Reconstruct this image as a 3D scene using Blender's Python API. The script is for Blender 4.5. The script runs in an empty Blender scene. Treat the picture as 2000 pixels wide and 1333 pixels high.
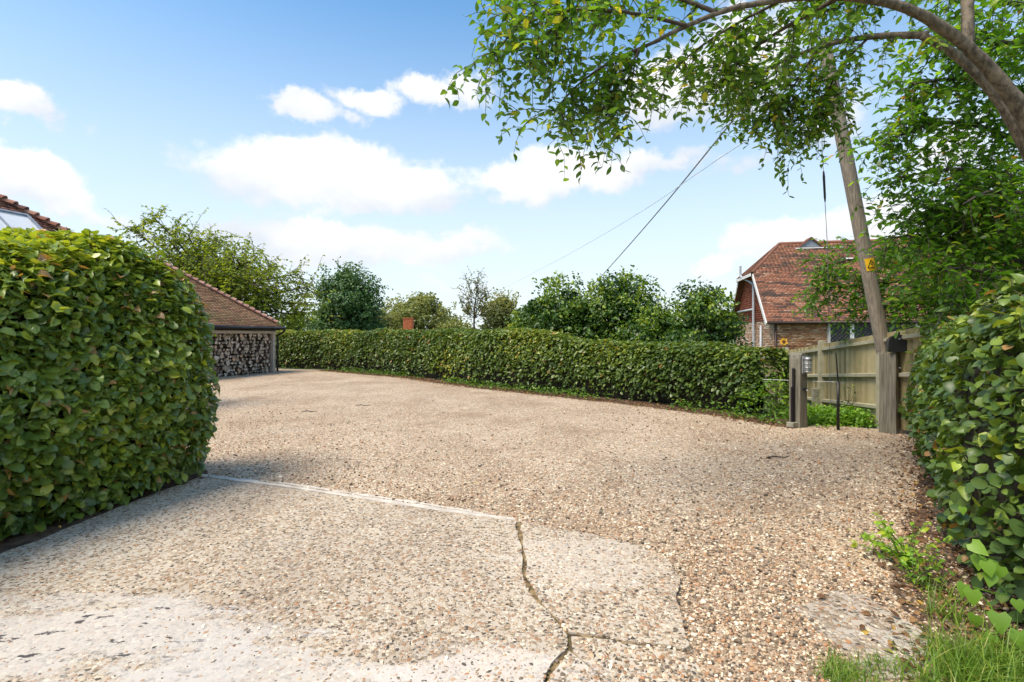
import bpy, bmesh, math
import numpy as np
from mathutils import Vector, Matrix

# ------------------------------------------------------------------ camera, sky, sun, exposure
S = bpy.context.scene
COL = S.collection
R = math.radians
EYE = 1.5

cam_d = bpy.data.cameras.new('camera')
cam_d.sensor_width = 36.0
cam_d.lens = 18.0
cam_d.shift_y = -0.00575
cam_d.clip_start = 0.05
cam_d.clip_end = 3000
cam = bpy.data.objects.new('camera', cam_d)
cam.location = (0, 0, EYE)
cam.rotation_euler = (R(90), 0, 0)
COL.objects.link(cam)
S.camera = cam

SUN_AZ = R(-122)         # from +Y towards -X : sun stands to the left, a little behind the camera
SUN_EL = R(59)
SKY_STRENGTH = 0.092
EXPOSURE = 2.14
sun_d = bpy.data.lights.new('sun', 'SUN')
sun_d.energy = 1.12
sun_d.angle = R(30)
sun_d.color = (1.0, 0.88, 0.72)
sun = bpy.data.objects.new('sun', sun_d)
to_sun = Vector((math.sin(SUN_AZ) * math.cos(SUN_EL), math.cos(SUN_AZ) * math.cos(SUN_EL), math.sin(SUN_EL)))
sun.rotation_euler = to_sun.to_track_quat('Z', 'Y').to_euler()
sun.location = to_sun * 60
COL.objects.link(sun)

S.view_settings.view_transform = 'Standard'
S.view_settings.look = 'None'
S.view_settings.gamma = 1
S.view_settings.use_curve_mapping = False
S.view_settings.exposure = EXPOSURE
S.cycles.use_denoising = True
S.cycles.use_adaptive_sampling = True
S.cycles.adaptive_threshold = 0.025
S.cycles.max_bounces = 7
S.cycles.diffuse_bounces = 4
S.cycles.glossy_bounces = 2
S.cycles.transmission_bounces = 4
S.cycles.transparent_max_bounces = 6
S.cycles.sample_clamp_indirect = 6


class NT:
    """small node-tree helper"""
    def __init__(self, nt):
        self.nt = nt

    def n(self, typ, ins=None, **props):
        nd = self.nt.nodes.new(typ)
        for k, v in props.items():
            setattr(nd, k, v)
        for k, v in (ins or {}).items():
            self.put(nd.inputs[k], v)
        return nd

    def put(self, sock, v):
        if isinstance(v, bpy.types.NodeSocket):
            self.nt.links.new(v, sock)
        else:
            sock.default_value = v

    def m(self, op, a, b=0.0, c=None, clamp=False):
        nd = self.nt.nodes.new('ShaderNodeMath')
        nd.operation = op
        nd.use_clamp = clamp
        self.put(nd.inputs[0], a)
        self.put(nd.inputs[1], b)
        if c is not None:
            self.put(nd.inputs[2], c)
        return nd.outputs[0]

    def step(self, x, lo, hi):
        nd = self.n('ShaderNodeMapRange', {'Value': x, 'From Min': lo, 'From Max': hi}, interpolation_type='SMOOTHSTEP')
        return nd.outputs[0]

    def mix(self, f, a, b, blend='MIX'):
        nd = self.nt.nodes.new('ShaderNodeMix')
        nd.data_type = 'RGBA'
        nd.blend_type = blend
        self.put(nd.inputs[0], f)
        for s, v in ((nd.inputs[6], a), (nd.inputs[7], b)):
            self.put(s, v if isinstance(v, bpy.types.NodeSocket) else (*v, 1.0) if len(v) == 3 else v)
        return nd.outputs[2]

    def ramp(self, f, stops, interp='LINEAR'):
        nd = self.nt.nodes.new('ShaderNodeValToRGB')
        cr = nd.color_ramp
        cr.interpolation = interp
        while len(cr.elements) < len(stops):
            cr.elements.new(0.5)
        for e, (p, c) in zip(cr.elements, stops):
            e.position = p
            e.color = (*c, 1.0)
        self.put(nd.inputs[0], f)
        return nd.outputs[0]

    def noise(self, vec, scale, detail=3.0, rough=0.55, dist=0.0):
        nd = self.n('ShaderNodeTexNoise', {'Scale': scale, 'Detail': detail, 'Roughness': rough, 'Distortion': dist})
        if vec is not None:
            self.put(nd.inputs['Vector'], vec)
        return nd.outputs[0]

    def scale(self, vec, s):
        nd = self.n('ShaderNodeMapping', {'Scale': s})
        self.put(nd.inputs['Vector'], vec)
        return nd.outputs[0]


# ---- world: physical sky with cumulus clouds all the way round
W = bpy.data.worlds.new('World')
S.world = W
W.use_nodes = True
W.node_tree.nodes.clear()
w = NT(W.node_tree)
sky = w.n('ShaderNodeTexSky', sky_type='NISHITA', sun_disc=False, sun_elevation=SUN_EL, sun_rotation=SUN_AZ,
          altitude=60.0, air_density=1.0, dust_density=0.6, ozone_density=2.2)
tc = w.n('ShaderNodeTexCoord')
sep = w.n('ShaderNodeSeparateXYZ', {0: tc.outputs['Generated']})
az0 = w.m('ARCTAN2', sep.outputs[0], sep.outputs[1])
el0 = w.m('ARCSINE', sep.outputs[2])
nz = w.n('ShaderNodeTexNoise', {'Vector': tc.outputs['Generated'], 'Scale': 6.0, 'Detail': 7.0, 'Roughness': 0.6})
nsep = w.n('ShaderNodeSeparateColor', {0: nz.outputs[1]})
az = w.m('ADD', az0, w.m('MULTIPLY', w.m('SUBTRACT', nsep.outputs[0], 0.5), 0.26))
el = w.m('ADD', el0, w.m('MULTIPLY', w.m('SUBTRACT', nsep.outputs[1], 0.5), 0.15))
CLOUDS = [  # (centre px, py, half width, half height in px, weight)
    (650, 350, 235, 62, 1.15), (560, 335, 100, 55, .7), (760, 345, 120, 55, .7), (640, 478, 290, 46, .95), (880, 470, 120, 24, .5),
    (40, 205, 95, 42, 1.0), (-60, 215, 90, 40, .8), (30, 360, 130, 55, .95), (190, 410, 90, 22, .4), (-120, 380, 120, 60, .9),
    (610, 222, 105, 24, .85), (740, 205, 90, 24, .8), (865, 172, 85, 34, .9), (530, 205, 40, 22, .5),
    (1080, 345, 150, 46, 1.0), (1210, 335, 130, 34, .8), (1010, 385, 70, 26, .5), (1360, 330, 110, 24, .55),
    (1330, 170, 130, 80, 1.0), (1450, 100, 160, 90, .8), (1520, 470, 130, 44, 1.0), (1390, 525, 70, 30, .8), (1740, 440, 130, 60, 1.0),
    (1900, 300, 140, 90, .7), (1650, 230, 120, 60, .6), (900, 560, 400, 28, .35), (300, 545, 300, 30, .35),
    (1300, -220, 260, 90, 1.0), (300, -330, 300, 90, 1.0), (2400, 100, 260, 120, 1.0), (-500, 100, 260, 120, 1.0)]
dens = None
sw = sd = None
for (px, py, rx, ry, k) in CLOUDS:
    a = math.atan((px - 1000) / 1000)
    e = math.atan((655 - py) / 1000 * math.cos(a))
    ra, re = rx / 1000 * math.cos(a) ** 2, ry / 1000 * math.cos(a)
    dx = w.m('DIVIDE', w.m('SUBTRACT', az, a), ra)
    dy = w.m('DIVIDE', w.m('SUBTRACT', el, e), re)
    g = w.m('MULTIPLY', w.m('EXPONENT', w.m('MULTIPLY', w.m('ADD', w.m('MULTIPLY', dx, dx), w.m('MULTIPLY', dy, dy)), -0.8)), k)
    gd_ = w.m('MULTIPLY', g, dy)
    sw = g if sw is None else w.m('ADD', sw, g)
    sd = gd_ if sd is None else w.m('ADD', sd, gd_)
    dens = g if dens is None else w.m('MAXIMUM', dens, w.m('ADD', w.m('MULTIPLY', dens, 0.45), g)) if k < .6 else w.m('MAXIMUM', dens, g)
# the same kind of cloud field for the rest of the sky
back = w.m('MAXIMUM', w.step(w.m('ABSOLUTE', az0), 0.95, 1.25), w.step(el0, 0.74, 0.95))  # unseen band overhead is added to whiten the ambient light
gen = w.noise(w.scale(tc.outputs['Generated'], (1.5, 1.5, 4.0)), 1.7, 5.0, 0.55)
gen = w.m('MULTIPLY', w.step(gen, 0.48, 0.68), back)
dens = w.m('MAXIMUM', dens, gen)
fine = w.noise(w.scale(tc.outputs['Generated'], (1, 1, 1.6)), 11.0, 8.0, 0.62)
dens = w.m('ADD', dens, w.m('MULTIPLY', w.m('SUBTRACT', fine, 0.5), 0.95))
cover = w.step(dens, 0.30, 0.66)
soft = w.noise(w.scale(tc.outputs['Generated'], (1, 1, 2.2)), 4.2, 4.0, 0.5)
lift = w.m('DIVIDE', sd, w.m('ADD', sw, 0.02))
ccol = w.ramp(w.m('ADD', w.m('ADD', w.m('MULTIPLY', lift, 0.22), w.m('MULTIPLY', dens, 0.22)), w.m('MULTIPLY', soft, 0.9)),
              [(0.34, (2.02, 2.14, 2.34)), (0.54, (2.40, 2.46, 2.54)), (0.72, (2.85, 2.84, 2.82))])
hs = w.n('ShaderNodeHueSaturation', {'Hue': 0.49, 'Saturation': 1.26, 'Value': 0.62, 'Color': sky.outputs[0]})
veil = w.m('MULTIPLY', w.step(el0, 0.70, 0.0), 0.90)
skyc = w.mix(veil, hs.outputs[0], (2.25, 2.46, 2.60))
final = w.mix(w.m('MULTIPLY', cover, 0.96), skyc, ccol)
bg = w.n('ShaderNodeBackground', {'Color': final, 'Strength': SKY_STRENGTH})
wo = w.n('ShaderNodeOutputWorld', {'Surface': bg.outputs[0]})

# ------------------------------------------------------------------ helpers
RNG = np.random.default_rng(7)


def at(px, py, d):
    """a point d metres ahead that stands at this place of the 2000 x 1333 photograph"""
    return np.array(((px - 1000) / 1000 * d, d, EYE - (py - 655) / 1000 * d))


def gnd(px, py, z=0.0):
    return at(px, py, (EYE - z) * 1000 / (py - 655))


def unit(v):
    v = np.asarray(v, float)
    return v / (np.linalg.norm(v, axis=-1, keepdims=True) + 1e-9)


def wave(p, seed=0, f=1.0):
    """cheap smooth noise in about -1..1 for arrays of points"""
    r = np.random.default_rng(100 + seed)
    out = 0
    for k in range(6):
        d = unit(r.normal(size=3)) * f * (0.7 + 0.5 * k)
        out = out + np.sin(p @ d + r.uniform(0, 6.28)) / (1 + 0.35 * k)
    return out / 2.4


def tag(o, label=None, cat=None, group=None, kind=None):
    for k, v in (('label', label), ('category', cat), ('group', group), ('kind', kind)):
        if v:
            o[k] = v
    return o


def empty(name, loc=(0, 0, 0), label=None, cat=None, group=None, kind=None):
    o = bpy.data.objects.new(name, None)
    o.empty_display_size = 0.2
    o.location = loc
    COL.objects.link(o)
    return tag(o, label, cat, group, kind)


def link(name, me, parent=None, kind=None):
    o = bpy.data.objects.new(name, me)
    COL.objects.link(o)
    if parent is not None:
        o.parent = parent
        o.matrix_parent_inverse = Matrix.Translation(-Vector(parent.location)) if parent.parent is None else Matrix.Identity(4)
    if kind:
        o['kind'] = kind
    return o


def np_mesh(name, V, Fa, mat, tint=None, smooth=False):
    """V (n,3), Fa (m,k)"""
    me = bpy.data.meshes.new(name)
    V = np.ascontiguousarray(V, dtype=np.float32)
    Fa = np.ascontiguousarray(Fa, dtype=np.int32)
    nf, k = Fa.shape
    me.vertices.add(len(V))
    me.vertices.foreach_set('co', V.ravel())
    me.loops.add(nf * k)
    me.loops.foreach_set('vertex_index', Fa.ravel())
    me.polygons.add(nf)
    me.polygons.foreach_set('loop_start', np.arange(0, nf * k, k, dtype=np.int32))
    me.update(calc_edges=True)
    if smooth:
        me.polygons.foreach_set('use_smooth', np.ones(nf, dtype=bool))
    if tint is not None:
        at_ = me.attributes.new('tint', 'FLOAT', 'POINT')
        at_.data.foreach_set('value', np.ascontiguousarray(tint, dtype=np.float32))
    me.materials.append(mat)
    return me


class MB:
    """collects shapes in world space, builds ONE mesh"""
    def __init__(self):
        self.v, self.f, self.t = [], [], []

    def add(self, V, faces, tint=0.5):
        o = len(self.v)
        self.v.extend([tuple(p) for p in V])
        self.f.extend([tuple(i + o for i in q) for q in faces])
        self.t.extend([tint] * len(V))

    def box(self, c, half, axes=None, tint=0.5):
        c = np.asarray(c, float)
        A = np.eye(3) if axes is None else np.asarray(axes, float)
        V = []
        for sz in (-1, 1):
            for sy in (-1, 1):
                for sx in (-1, 1):
                    V.append(c + A[0] * half[0] * sx + A[1] * half[1] * sy + A[2] * half[2] * sz)
        self.add(V, [(0, 2, 3, 1), (4, 5, 7, 6), (0, 1, 5, 4), (1, 3, 7, 5), (3, 2, 6, 7), (2, 0, 4, 6)], tint)

    def tube(self, P, r, sides=8, tint=0.5, cap=True):
        P = np.asarray(P, float)
        n = len(P)
        r = np.broadcast_to(np.asarray(r, float), (n,))
        T = np.gradient(P, axis=0)
        T = unit(T)
        ref = np.array((0, 0, 1.0)) if abs(T[0][2]) < 0.9 else np.array((1.0, 0, 0))
        V = []
        a = np.linspace(0, 2 * np.pi, sides, endpoint=False)
        for i in range(n):
            u = unit(np.cross(T[i], ref))
            q = np.cross(u, T[i])
            for b in a:
                V.append(P[i] + (u * math.cos(b) + q * math.sin(b)) * r[i])
            ref = q
        Fs = []
        for i in range(n - 1):
            for j in range(sides):
                k = (j + 1) % sides
                Fs.append((i * sides + j, i * sides + k, (i + 1) * sides + k, (i + 1) * sides + j))
        if cap:
            Fs.append(tuple(range(sides))[::-1])
            Fs.append(tuple((n - 1) * sides + j for j in range(sides)))
        self.add(V, Fs, tint)

    def prism(self, poly, depth_vec, tint=0.5):
        """polygon of 3D points pushed along depth_vec"""
        P = [np.asarray(p, float) for p in poly]
        n = len(P)
        V = P + [p + np.asarray(depth_vec, float) for p in P]
        self.add(V, [tuple(range(n)), tuple(range(2 * n - 1, n - 1, -1))] + [(i, i + n, (i + 1) % n + n, (i + 1) % n) for i in range(n)], tint)

    def mesh(self, name, mat, smooth=False, bevel=0.0):
        me = bpy.data.meshes.new(name)
        me.from_pydata(self.v, [], self.f)
        a = me.attributes.new('tint', 'FLOAT', 'POINT')
        a.data.foreach_set('value', np.array(self.t, dtype=np.float32))
        bm = bmesh.new()
        bm.from_mesh(me)
        bmesh.ops.recalc_face_normals(bm, faces=bm.faces)
        if bevel:
            bmesh.ops.bevel(bm, geom=[e for e in bm.edges if len(e.link_faces) == 2 and e.calc_face_angle() > 0.6], offset=bevel, segments=2, affect='EDGES', profile=0.6)
        if smooth:
            for f in bm.faces:
                f.smooth = True
        bm.to_mesh(me)
        bm.free()
        me.materials.append(mat)
        return me

    def build(self, name, mat, parent=None, kind=None, smooth=False, bevel=0.0):
        return link(name, self.mesh(name, mat, smooth, bevel), parent, kind)


# ------------------------------------------------------------------ materials
def new_mat(name):
    m = bpy.data.materials.new(name)
    m.use_nodes = True
    m.node_tree.nodes.clear()
    t = NT(m.node_tree)
    out = t.n('ShaderNodeOutputMaterial')
    b = t.n('ShaderNodeBsdfPrincipled')
    m.node_tree.links.new(b.outputs[0], out.inputs[0])
    return m, t, b, out


def tint_of(t):
    return t.n('ShaderNodeAttribute', attribute_name='tint').outputs['Fac']


def coords(t):
    return t.n('ShaderNodeTexCoord').outputs['Object']


def bump(t, b, h, strength=0.4, dist=0.01):
    nd = t.n('ShaderNodeBump', {'Strength': strength, 'Distance': dist, 'Height': h})
    t.put(b.inputs['Normal'], nd.outputs[0])


LEAF_GAIN = (2.0, 1.85, 1.35)


def leaf_mat(name, stops, trans=0.38, rough=0.42, warm=(1.5, 1.35, 0.5), spec=0.5):
    m, t, b, out = new_mat(name)
    col = t.ramp(tint_of(t), [(p, tuple(min(.6, x * g) for x, g in zip(c, LEAF_GAIN))) for p, c in stops])
    v = t.noise(coords(t), 60.0, 2.0)
    col2 = t.mix(0.55, col, t.mix(v, (0.35, 0.35, 0.35), (0.65, 0.65, 0.65)), 'OVERLAY')
    t.put(b.inputs['Base Color'], col2)
    b.inputs['Roughness'].default_value = rough
    b.inputs['Specular IOR Level'].default_value = spec
    tr = t.n('ShaderNodeBsdfTranslucent', {'Color': t.mix(1.0, col, warm, 'MULTIPLY')})
    mx = t.n('ShaderNodeMixShader', {0: trans, 1: b.outputs[0], 2: tr.outputs[0]})
    m.node_tree.links.new(mx.outputs[0], out.inputs[0])
    return m


def plain(name, c, rough=0.6, metal=0.0, var=0.25, nscale=12.0, bumpy=0.15, spec=0.4, stretch=(1, 1, 1)):
    m, t, b, out = new_mat(name)
    co = t.scale(coords(t), stretch)
    n1 = t.noise(co, nscale, 4.0)
    lo = tuple(x * (1 - var) for x in c)
    hi = tuple(min(1, x * (1 + var)) for x in c)
    t.put(b.inputs['Base Color'], t.mix(t.step(n1, 0.3, 0.7), lo, hi))
    b.inputs['Roughness'].default_value = rough
    b.inputs['Metallic'].default_value = metal
    b.inputs['Specular IOR Level'].default_value = spec
    if bumpy:
        bump(t, b, t.noise(co, nscale * 4, 3.0), bumpy, 0.01)
    return m


def tinted(name, stops, rough=0.8, nscale=9.0, stain=None, stain_scale=1.3, stain_rng=(0.52, 0.75), bumpy=0.3, bscale=60.0):
    """colour picked per piece, with grain and stains on top"""
    m, t, b, out = new_mat(name)
    co = coords(t)
    col = t.ramp(tint_of(t), stops)
    g = t.noise(co, nscale, 4.0)
    col = t.mix(0.5, col, t.mix(g, (0.25, 0.25, 0.25), (0.75, 0.75, 0.75)), 'OVERLAY')
    if stain:
        col = t.mix(t.m('MULTIPLY', t.step(t.noise(co, stain_scale, 5.0, 0.65), *stain_rng), 0.75), col, stain)
    t.put(b.inputs['Base Color'], col)
    b.inputs['Roughness'].default_value = rough
    b.inputs['Specular IOR Level'].default_value = 0.3
    bump(t, b, t.noise(co, bscale, 3.0), bumpy, 0.006)
    return m


M = {}
G = lambda *s: [(p, c) for p, c in s]
def twiglets(pos, nrm, rng, n, L_, parent):
    mb = MB()
    for i in rng.choice(len(pos), n, replace=False):
        p = pos[i] - nrm[i] * .13
        d = unit(nrm[i] + np.array((0, 0, .4)) + rng.normal(size=3) * .5)
        q = p + d * L_ * rng.uniform(.6, 1.1)
        mb.tube([p, (p + q) / 2 + rng.normal(size=3) * .012, q], [.0045, .0035, .002], 4, cap=False)
    mb.build('twigs', M['bark_dark'], parent, 'stuff')


M['hazel'] = leaf_mat('hazel_leaf', G((0, (.026, .054, .017)), (.30, (.052, .096, .026)), (.62, (.094, .152, .034)), (.86, (.145, .21, .038)), (.965, (.22, .28, .040)), (1, (.25, .16, .085))), 0.34, 0.33, (1.5, 1.35, .5), .7)
M['hedge_far'] = leaf_mat('hornbeam_leaf', G((0, (.024, .050, .015)), (.35, (.048, .086, .022)), (.70, (.080, .128, .028)), (.90, (.14, .19, .036)), (.97, (.22, .22, .05)), (1, (.22, .13, .06))), 0.30, 0.36)
M['hedge_near'] = leaf_mat('mixed_hedge_leaf', G((0, (.018, .042, .014)), (.35, (.036, .074, .021)), (.70, (.066, .115, .027)), (.90, (.12, .18, .03)), (.97, (.16, .21, .035)), (1, (.20, .125, .065))), 0.28, 0.40)
M['tree_light'] = leaf_mat('overhanging_tree_leaf', G((0, (.024, .062, .014)), (.4, (.042, .096, .018)), (.75, (.070, .140, .024)), (.94, (.12, .19, .03)), (1, (.28, .22, .04))), 0.46, 0.34, (1.7, 1.75, .6))
M['tree_dark'] = leaf_mat('cherry_leaf', G((0, (.024, .060, .012)), (.4, (.045, .105, .016)), (.75, (.080, .165, .024)), (.95, (.14, .23, .03)), (1, (.26, .14, .04))), 0.50, 0.34, (1.8, 1.9, .6))
M['far_light'] = leaf_mat('robinia_leaf', G((0, (.060, .10, .020)), (.5, (.11, .17, .028)), (1, (.19, .25, .04))), 0.48, 0.6)
M['far_dark'] = leaf_mat('evergreen_leaf', G((0, (.017, .045, .020)), (.5, (.034, .082, .030)), (1, (.066, .135, .042))), 0.20, 0.5)
M['far_olive'] = leaf_mat('oak_leaf', G((0, (.060, .082, .032)), (.5, (.105, .132, .048)), (1, (.165, .185, .07))), 0.34, 0.6)
M['far_sparse'] = leaf_mat('ash_leaf', G((0, (.068, .090, .044)), (.5, (.11, .135, .062)), (1, (.18, .195, .085))), 0.34, 0.6)
M['shrub'] = leaf_mat('shrub_leaf', G((0, (.012, .034, .009)), (.5, (.027, .066, .013)), (.82, (.065, .13, .022)), (1, (.17, .24, .035))), 0.34, 0.42)
M['bright'] = leaf_mat('young_leaf', G((0, (.08, .17, .02)), (.6, (.15, .28, .03)), (1, (.26, .36, .035))), 0.42, 0.45)
M['ground_cover'] = leaf_mat('ground_cover_leaf', G((0, (.035, .10, .012)), (.6, (.085, .19, .022)), (1, (.17, .28, .03))), 0.36, 0.45)
M['ivy'] = leaf_mat('ground_ivy_leaf', G((0, (.026, .072, .012)), (.6, (.060, .135, .020)), (1, (.12, .21, .028))), 0.34, 0.45)
M['grass'] = leaf_mat('grass_blade', G((0, (.045, .10, .018)), (.55, (.085, .165, .026)), (.85, (.15, .22, .04)), (1, (.34, .29, .14))), 0.42, 0.45)
M['litter'] = leaf_mat('dry_leaf', G((0, (.035, .018, .011)), (.5, (.080, .042, .024)), (.82, (.15, .085, .045)), (.94, (.27, .18, .05)), (1, (.10, .14, .025))), 0.12, 0.75, (1, 1, .8))
M['petal'] = plain('sunflower_petal', (.75, .42, .02), 0.6)
M['seed'] = plain('sunflower_disc', (.09, .04, .015), 0.9)
M['twig_core'] = plain('hedge_inner_twigs', (.030, .026, .016), 0.95, var=.5, nscale=30, bumpy=.8)
M['bark'] = plain('grey_brown_bark', (.15, .12, .085), 0.9, var=.55, nscale=22, bumpy=1.0, stretch=(1, 1, .45))
M['bark_dark'] = plain('dark_bark', (.085, .065, .048), 0.9, var=.4, nscale=14, bumpy=.6)
M['pole'] = plain('weathered_pole_wood', (.235, .20, .155), 0.85, var=.32, nscale=16, bumpy=.5, stretch=(3, 3, .12))
M['oak'] = plain('weathered_oak', (.185, .170, .130), 0.85, var=.35, nscale=14, bumpy=.6, stretch=(3, 3, .2))
M['black'] = plain('black_paint', (.012, .012, .013), 0.38, var=.2, bumpy=.05)
M['grey_pipe'] = plain('grey_pipe', (.42, .45, .49), 0.45, var=.08, bumpy=.02)
M['white'] = plain('white_paint', (.74, .73, .70), 0.5, var=.07, bumpy=.04)
M['pale_wood'] = plain('pale_grey_timber', (.46, .41, .34), 0.8, var=.2, nscale=10, bumpy=.3, stretch=(1, 1, 3))
M['brown_pipe'] = plain('brown_pipe', (.045, .026, .020), 0.45, var=.1)
M['mortar'] = plain('mortar', (.36, .31, .24), 0.95, var=.2, nscale=30, bumpy=.4)
M['dark_board'] = plain('dark_boarding', (.03, .026, .022), 0.8, var=.3)
M['yellow'] = plain('yellow_sign', (.80, .48, .012), 0.45, var=.05, bumpy=.0)
M['steel'] = plain('galvanised_steel', (.40, .41, .42), 0.4, 0.7, var=.1)
M['cable'] = plain('cable_sheath', (.30, .30, .30), 0.6, var=.1)
M['cable_thin'] = plain('pale_cable_sheath', (.66, .70, .74), 0.6, var=.05)
M['dark_lead'] = plain('dark_lead_came', (.11, .115, .12), 0.5, var=.1)
M['lead'] = plain('lead_flashing', (.27, .30, .34), 0.5, .2, var=.15)

WOODT = G((0, (.20, .165, .075)), (.5, (.32, .26, .13)), (1, (.43, .36, .20)))
M['board'] = tinted('feather_edge_board', WOODT, 0.85, 7.0, stain=(.16, .19, .075), stain_scale=1.6, stain_rng=(.55, .8), bscale=40)
M['fence_post'] = tinted('fence_post_wood', G((0, (.33, .31, .21)), (1, (.40, .37, .26))), 0.85, 7.0, stain=(.17, .19, .08), stain_scale=2.5)
M['spur'] = plain('concrete_spur', (.26, .25, .19), 0.9, var=.25)
TILE = G((0, (.085, .065, .056)), (.22, (.15, .090, .066)), (.45, (.27, .122, .076)), (.80, (.37, .165, .10)), (1, (.43, .26, .175)))
M['tile_red'] = tinted('red_clay_tile', TILE, 0.85, 10, stain=(.085, .062, .048), stain_scale=1.1, stain_rng=(.5, .72))
M['tile_old'] = tinted('mossy_clay_tile', G((0, (.22, .11, .062)), (.4, (.36, .19, .10)), (.75, (.47, .26, .14)), (1, (.54, .30, .18))), 0.9, 10, stain=(.29, .22, .095), stain_scale=1.3, stain_rng=(.46, .70))
M['tile_dark'] = tinted('brown_clay_tile', G((0, (.10, .055, .042)), (.4, (.21, .095, .065)), (.75, (.32, .14, .09)), (1, (.40, .21, .14))), 0.9, 10, stain=(.10, .075, .055), stain_scale=1.6, stain_rng=(.5, .75))
M['tile_hung'] = tinted('hung_clay_tile', G((0, (.22, .060, .035)), (.5, (.36, .095, .048)), (1, (.45, .16, .085))), 0.85, 10)
M['bonnet'] = tinted('pink_hip_tile', G((0, (.36, .185, .135)), (1, (.48, .27, .20))), 0.85, 10)
BR = G((0, (.16, .078, .045)), (.3, (.30, .145, .07)), (.6, (.42, .23, .12)), (.85, (.47, .31, .19)), (1, (.52, .40, .28)))
M['brick'] = tinted('brown_stock_brick', BR, 0.9, 12)
M['brick_pale'] = tinted('pale_mixed_brick', G((0, (.34, .17, .10)), (.4, (.47, .29, .19)), (.75, (.56, .42, .31)), (1, (.62, .53, .43))), 0.9, 12)
M['brick_orange'] = tinted('orange_chimney_brick', G((0, (.42, .12, .05)), (1, (.58, .20, .09))), 0.9, 12)
M['log_bark'] = plain('log_bark', (.12, .095, .072), 0.95, var=.5, nscale=18, bumpy=.6)

m, t, b, out = new_mat('log_cut_end')
co = coords(t)
oi = t.n('ShaderNodeObjectInfo').outputs['Random']
c1 = t.ramp(oi, G((0, (.20, .155, .115)), (.35, (.38, .31, .235)), (.7, (.54, .46, .36)), (.9, (.68, .60, .50)), (1, (.58, .36, .20))))
c1 = t.mix(0.6, c1, t.mix(t.noise(co, 16, 4), (.15, .15, .15), (.85, .85, .85)), 'OVERLAY')
t.put(b.inputs['Base Color'], c1)
b.inputs['Roughness'].default_value = 0.9
bump(t, b, t.noise(co, 60, 3), 0.5, 0.01)
M['log_end'] = m

m, t, b, out = new_mat('window_glass')
b.inputs['Base Color'].default_value = (.012, .014, .016, 1)
b.inputs['Roughness'].default_value = 0.06
b.inputs['Specular IOR Level'].default_value = 0.25
M['glass'] = m
M['roof_glass'] = plain('rooflight_glass_painted_reflection', (.62, .65, .68), 0.08, var=.02, bumpy=0, spec=.9)  # pale base colour paints in the white cloud reflected by the panes

WARM = (1.07, .98, .83)
STONE = G((0, (.060, .052, .046)), (.14, (.15, .125, .10)), (.30, (.31, .25, .19)), (.45, (.43, .335, .245)), (.58, (.36, .19, .10)), (.70, (.50, .41, .315)), (.86, (.64, .57, .48)), (1, (.78, .74, .68)))
STONE = [(p, tuple(min(.85, x * g) for x, g in zip(c, WARM))) for p, c in STONE]


def stones_mat(name, gain=1.0):
    m, t, b, out = new_mat(name)
    r = t.n('ShaderNodeObjectInfo').outputs['Random']
    c = t.ramp(r, [(p, tuple(min(1, x * gain) for x in q)) for p, q in STONE])
    t.put(b.inputs['Base Color'], c)
    b.inputs['Roughness'].default_value = 0.65
    b.inputs['Specular IOR Level'].default_value = 0.35
    return m


M['stone'] = stones_mat('flint_pebble', 1.08)
M['stone_slab'] = stones_mat('embedded_pebble', 1.0)


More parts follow.
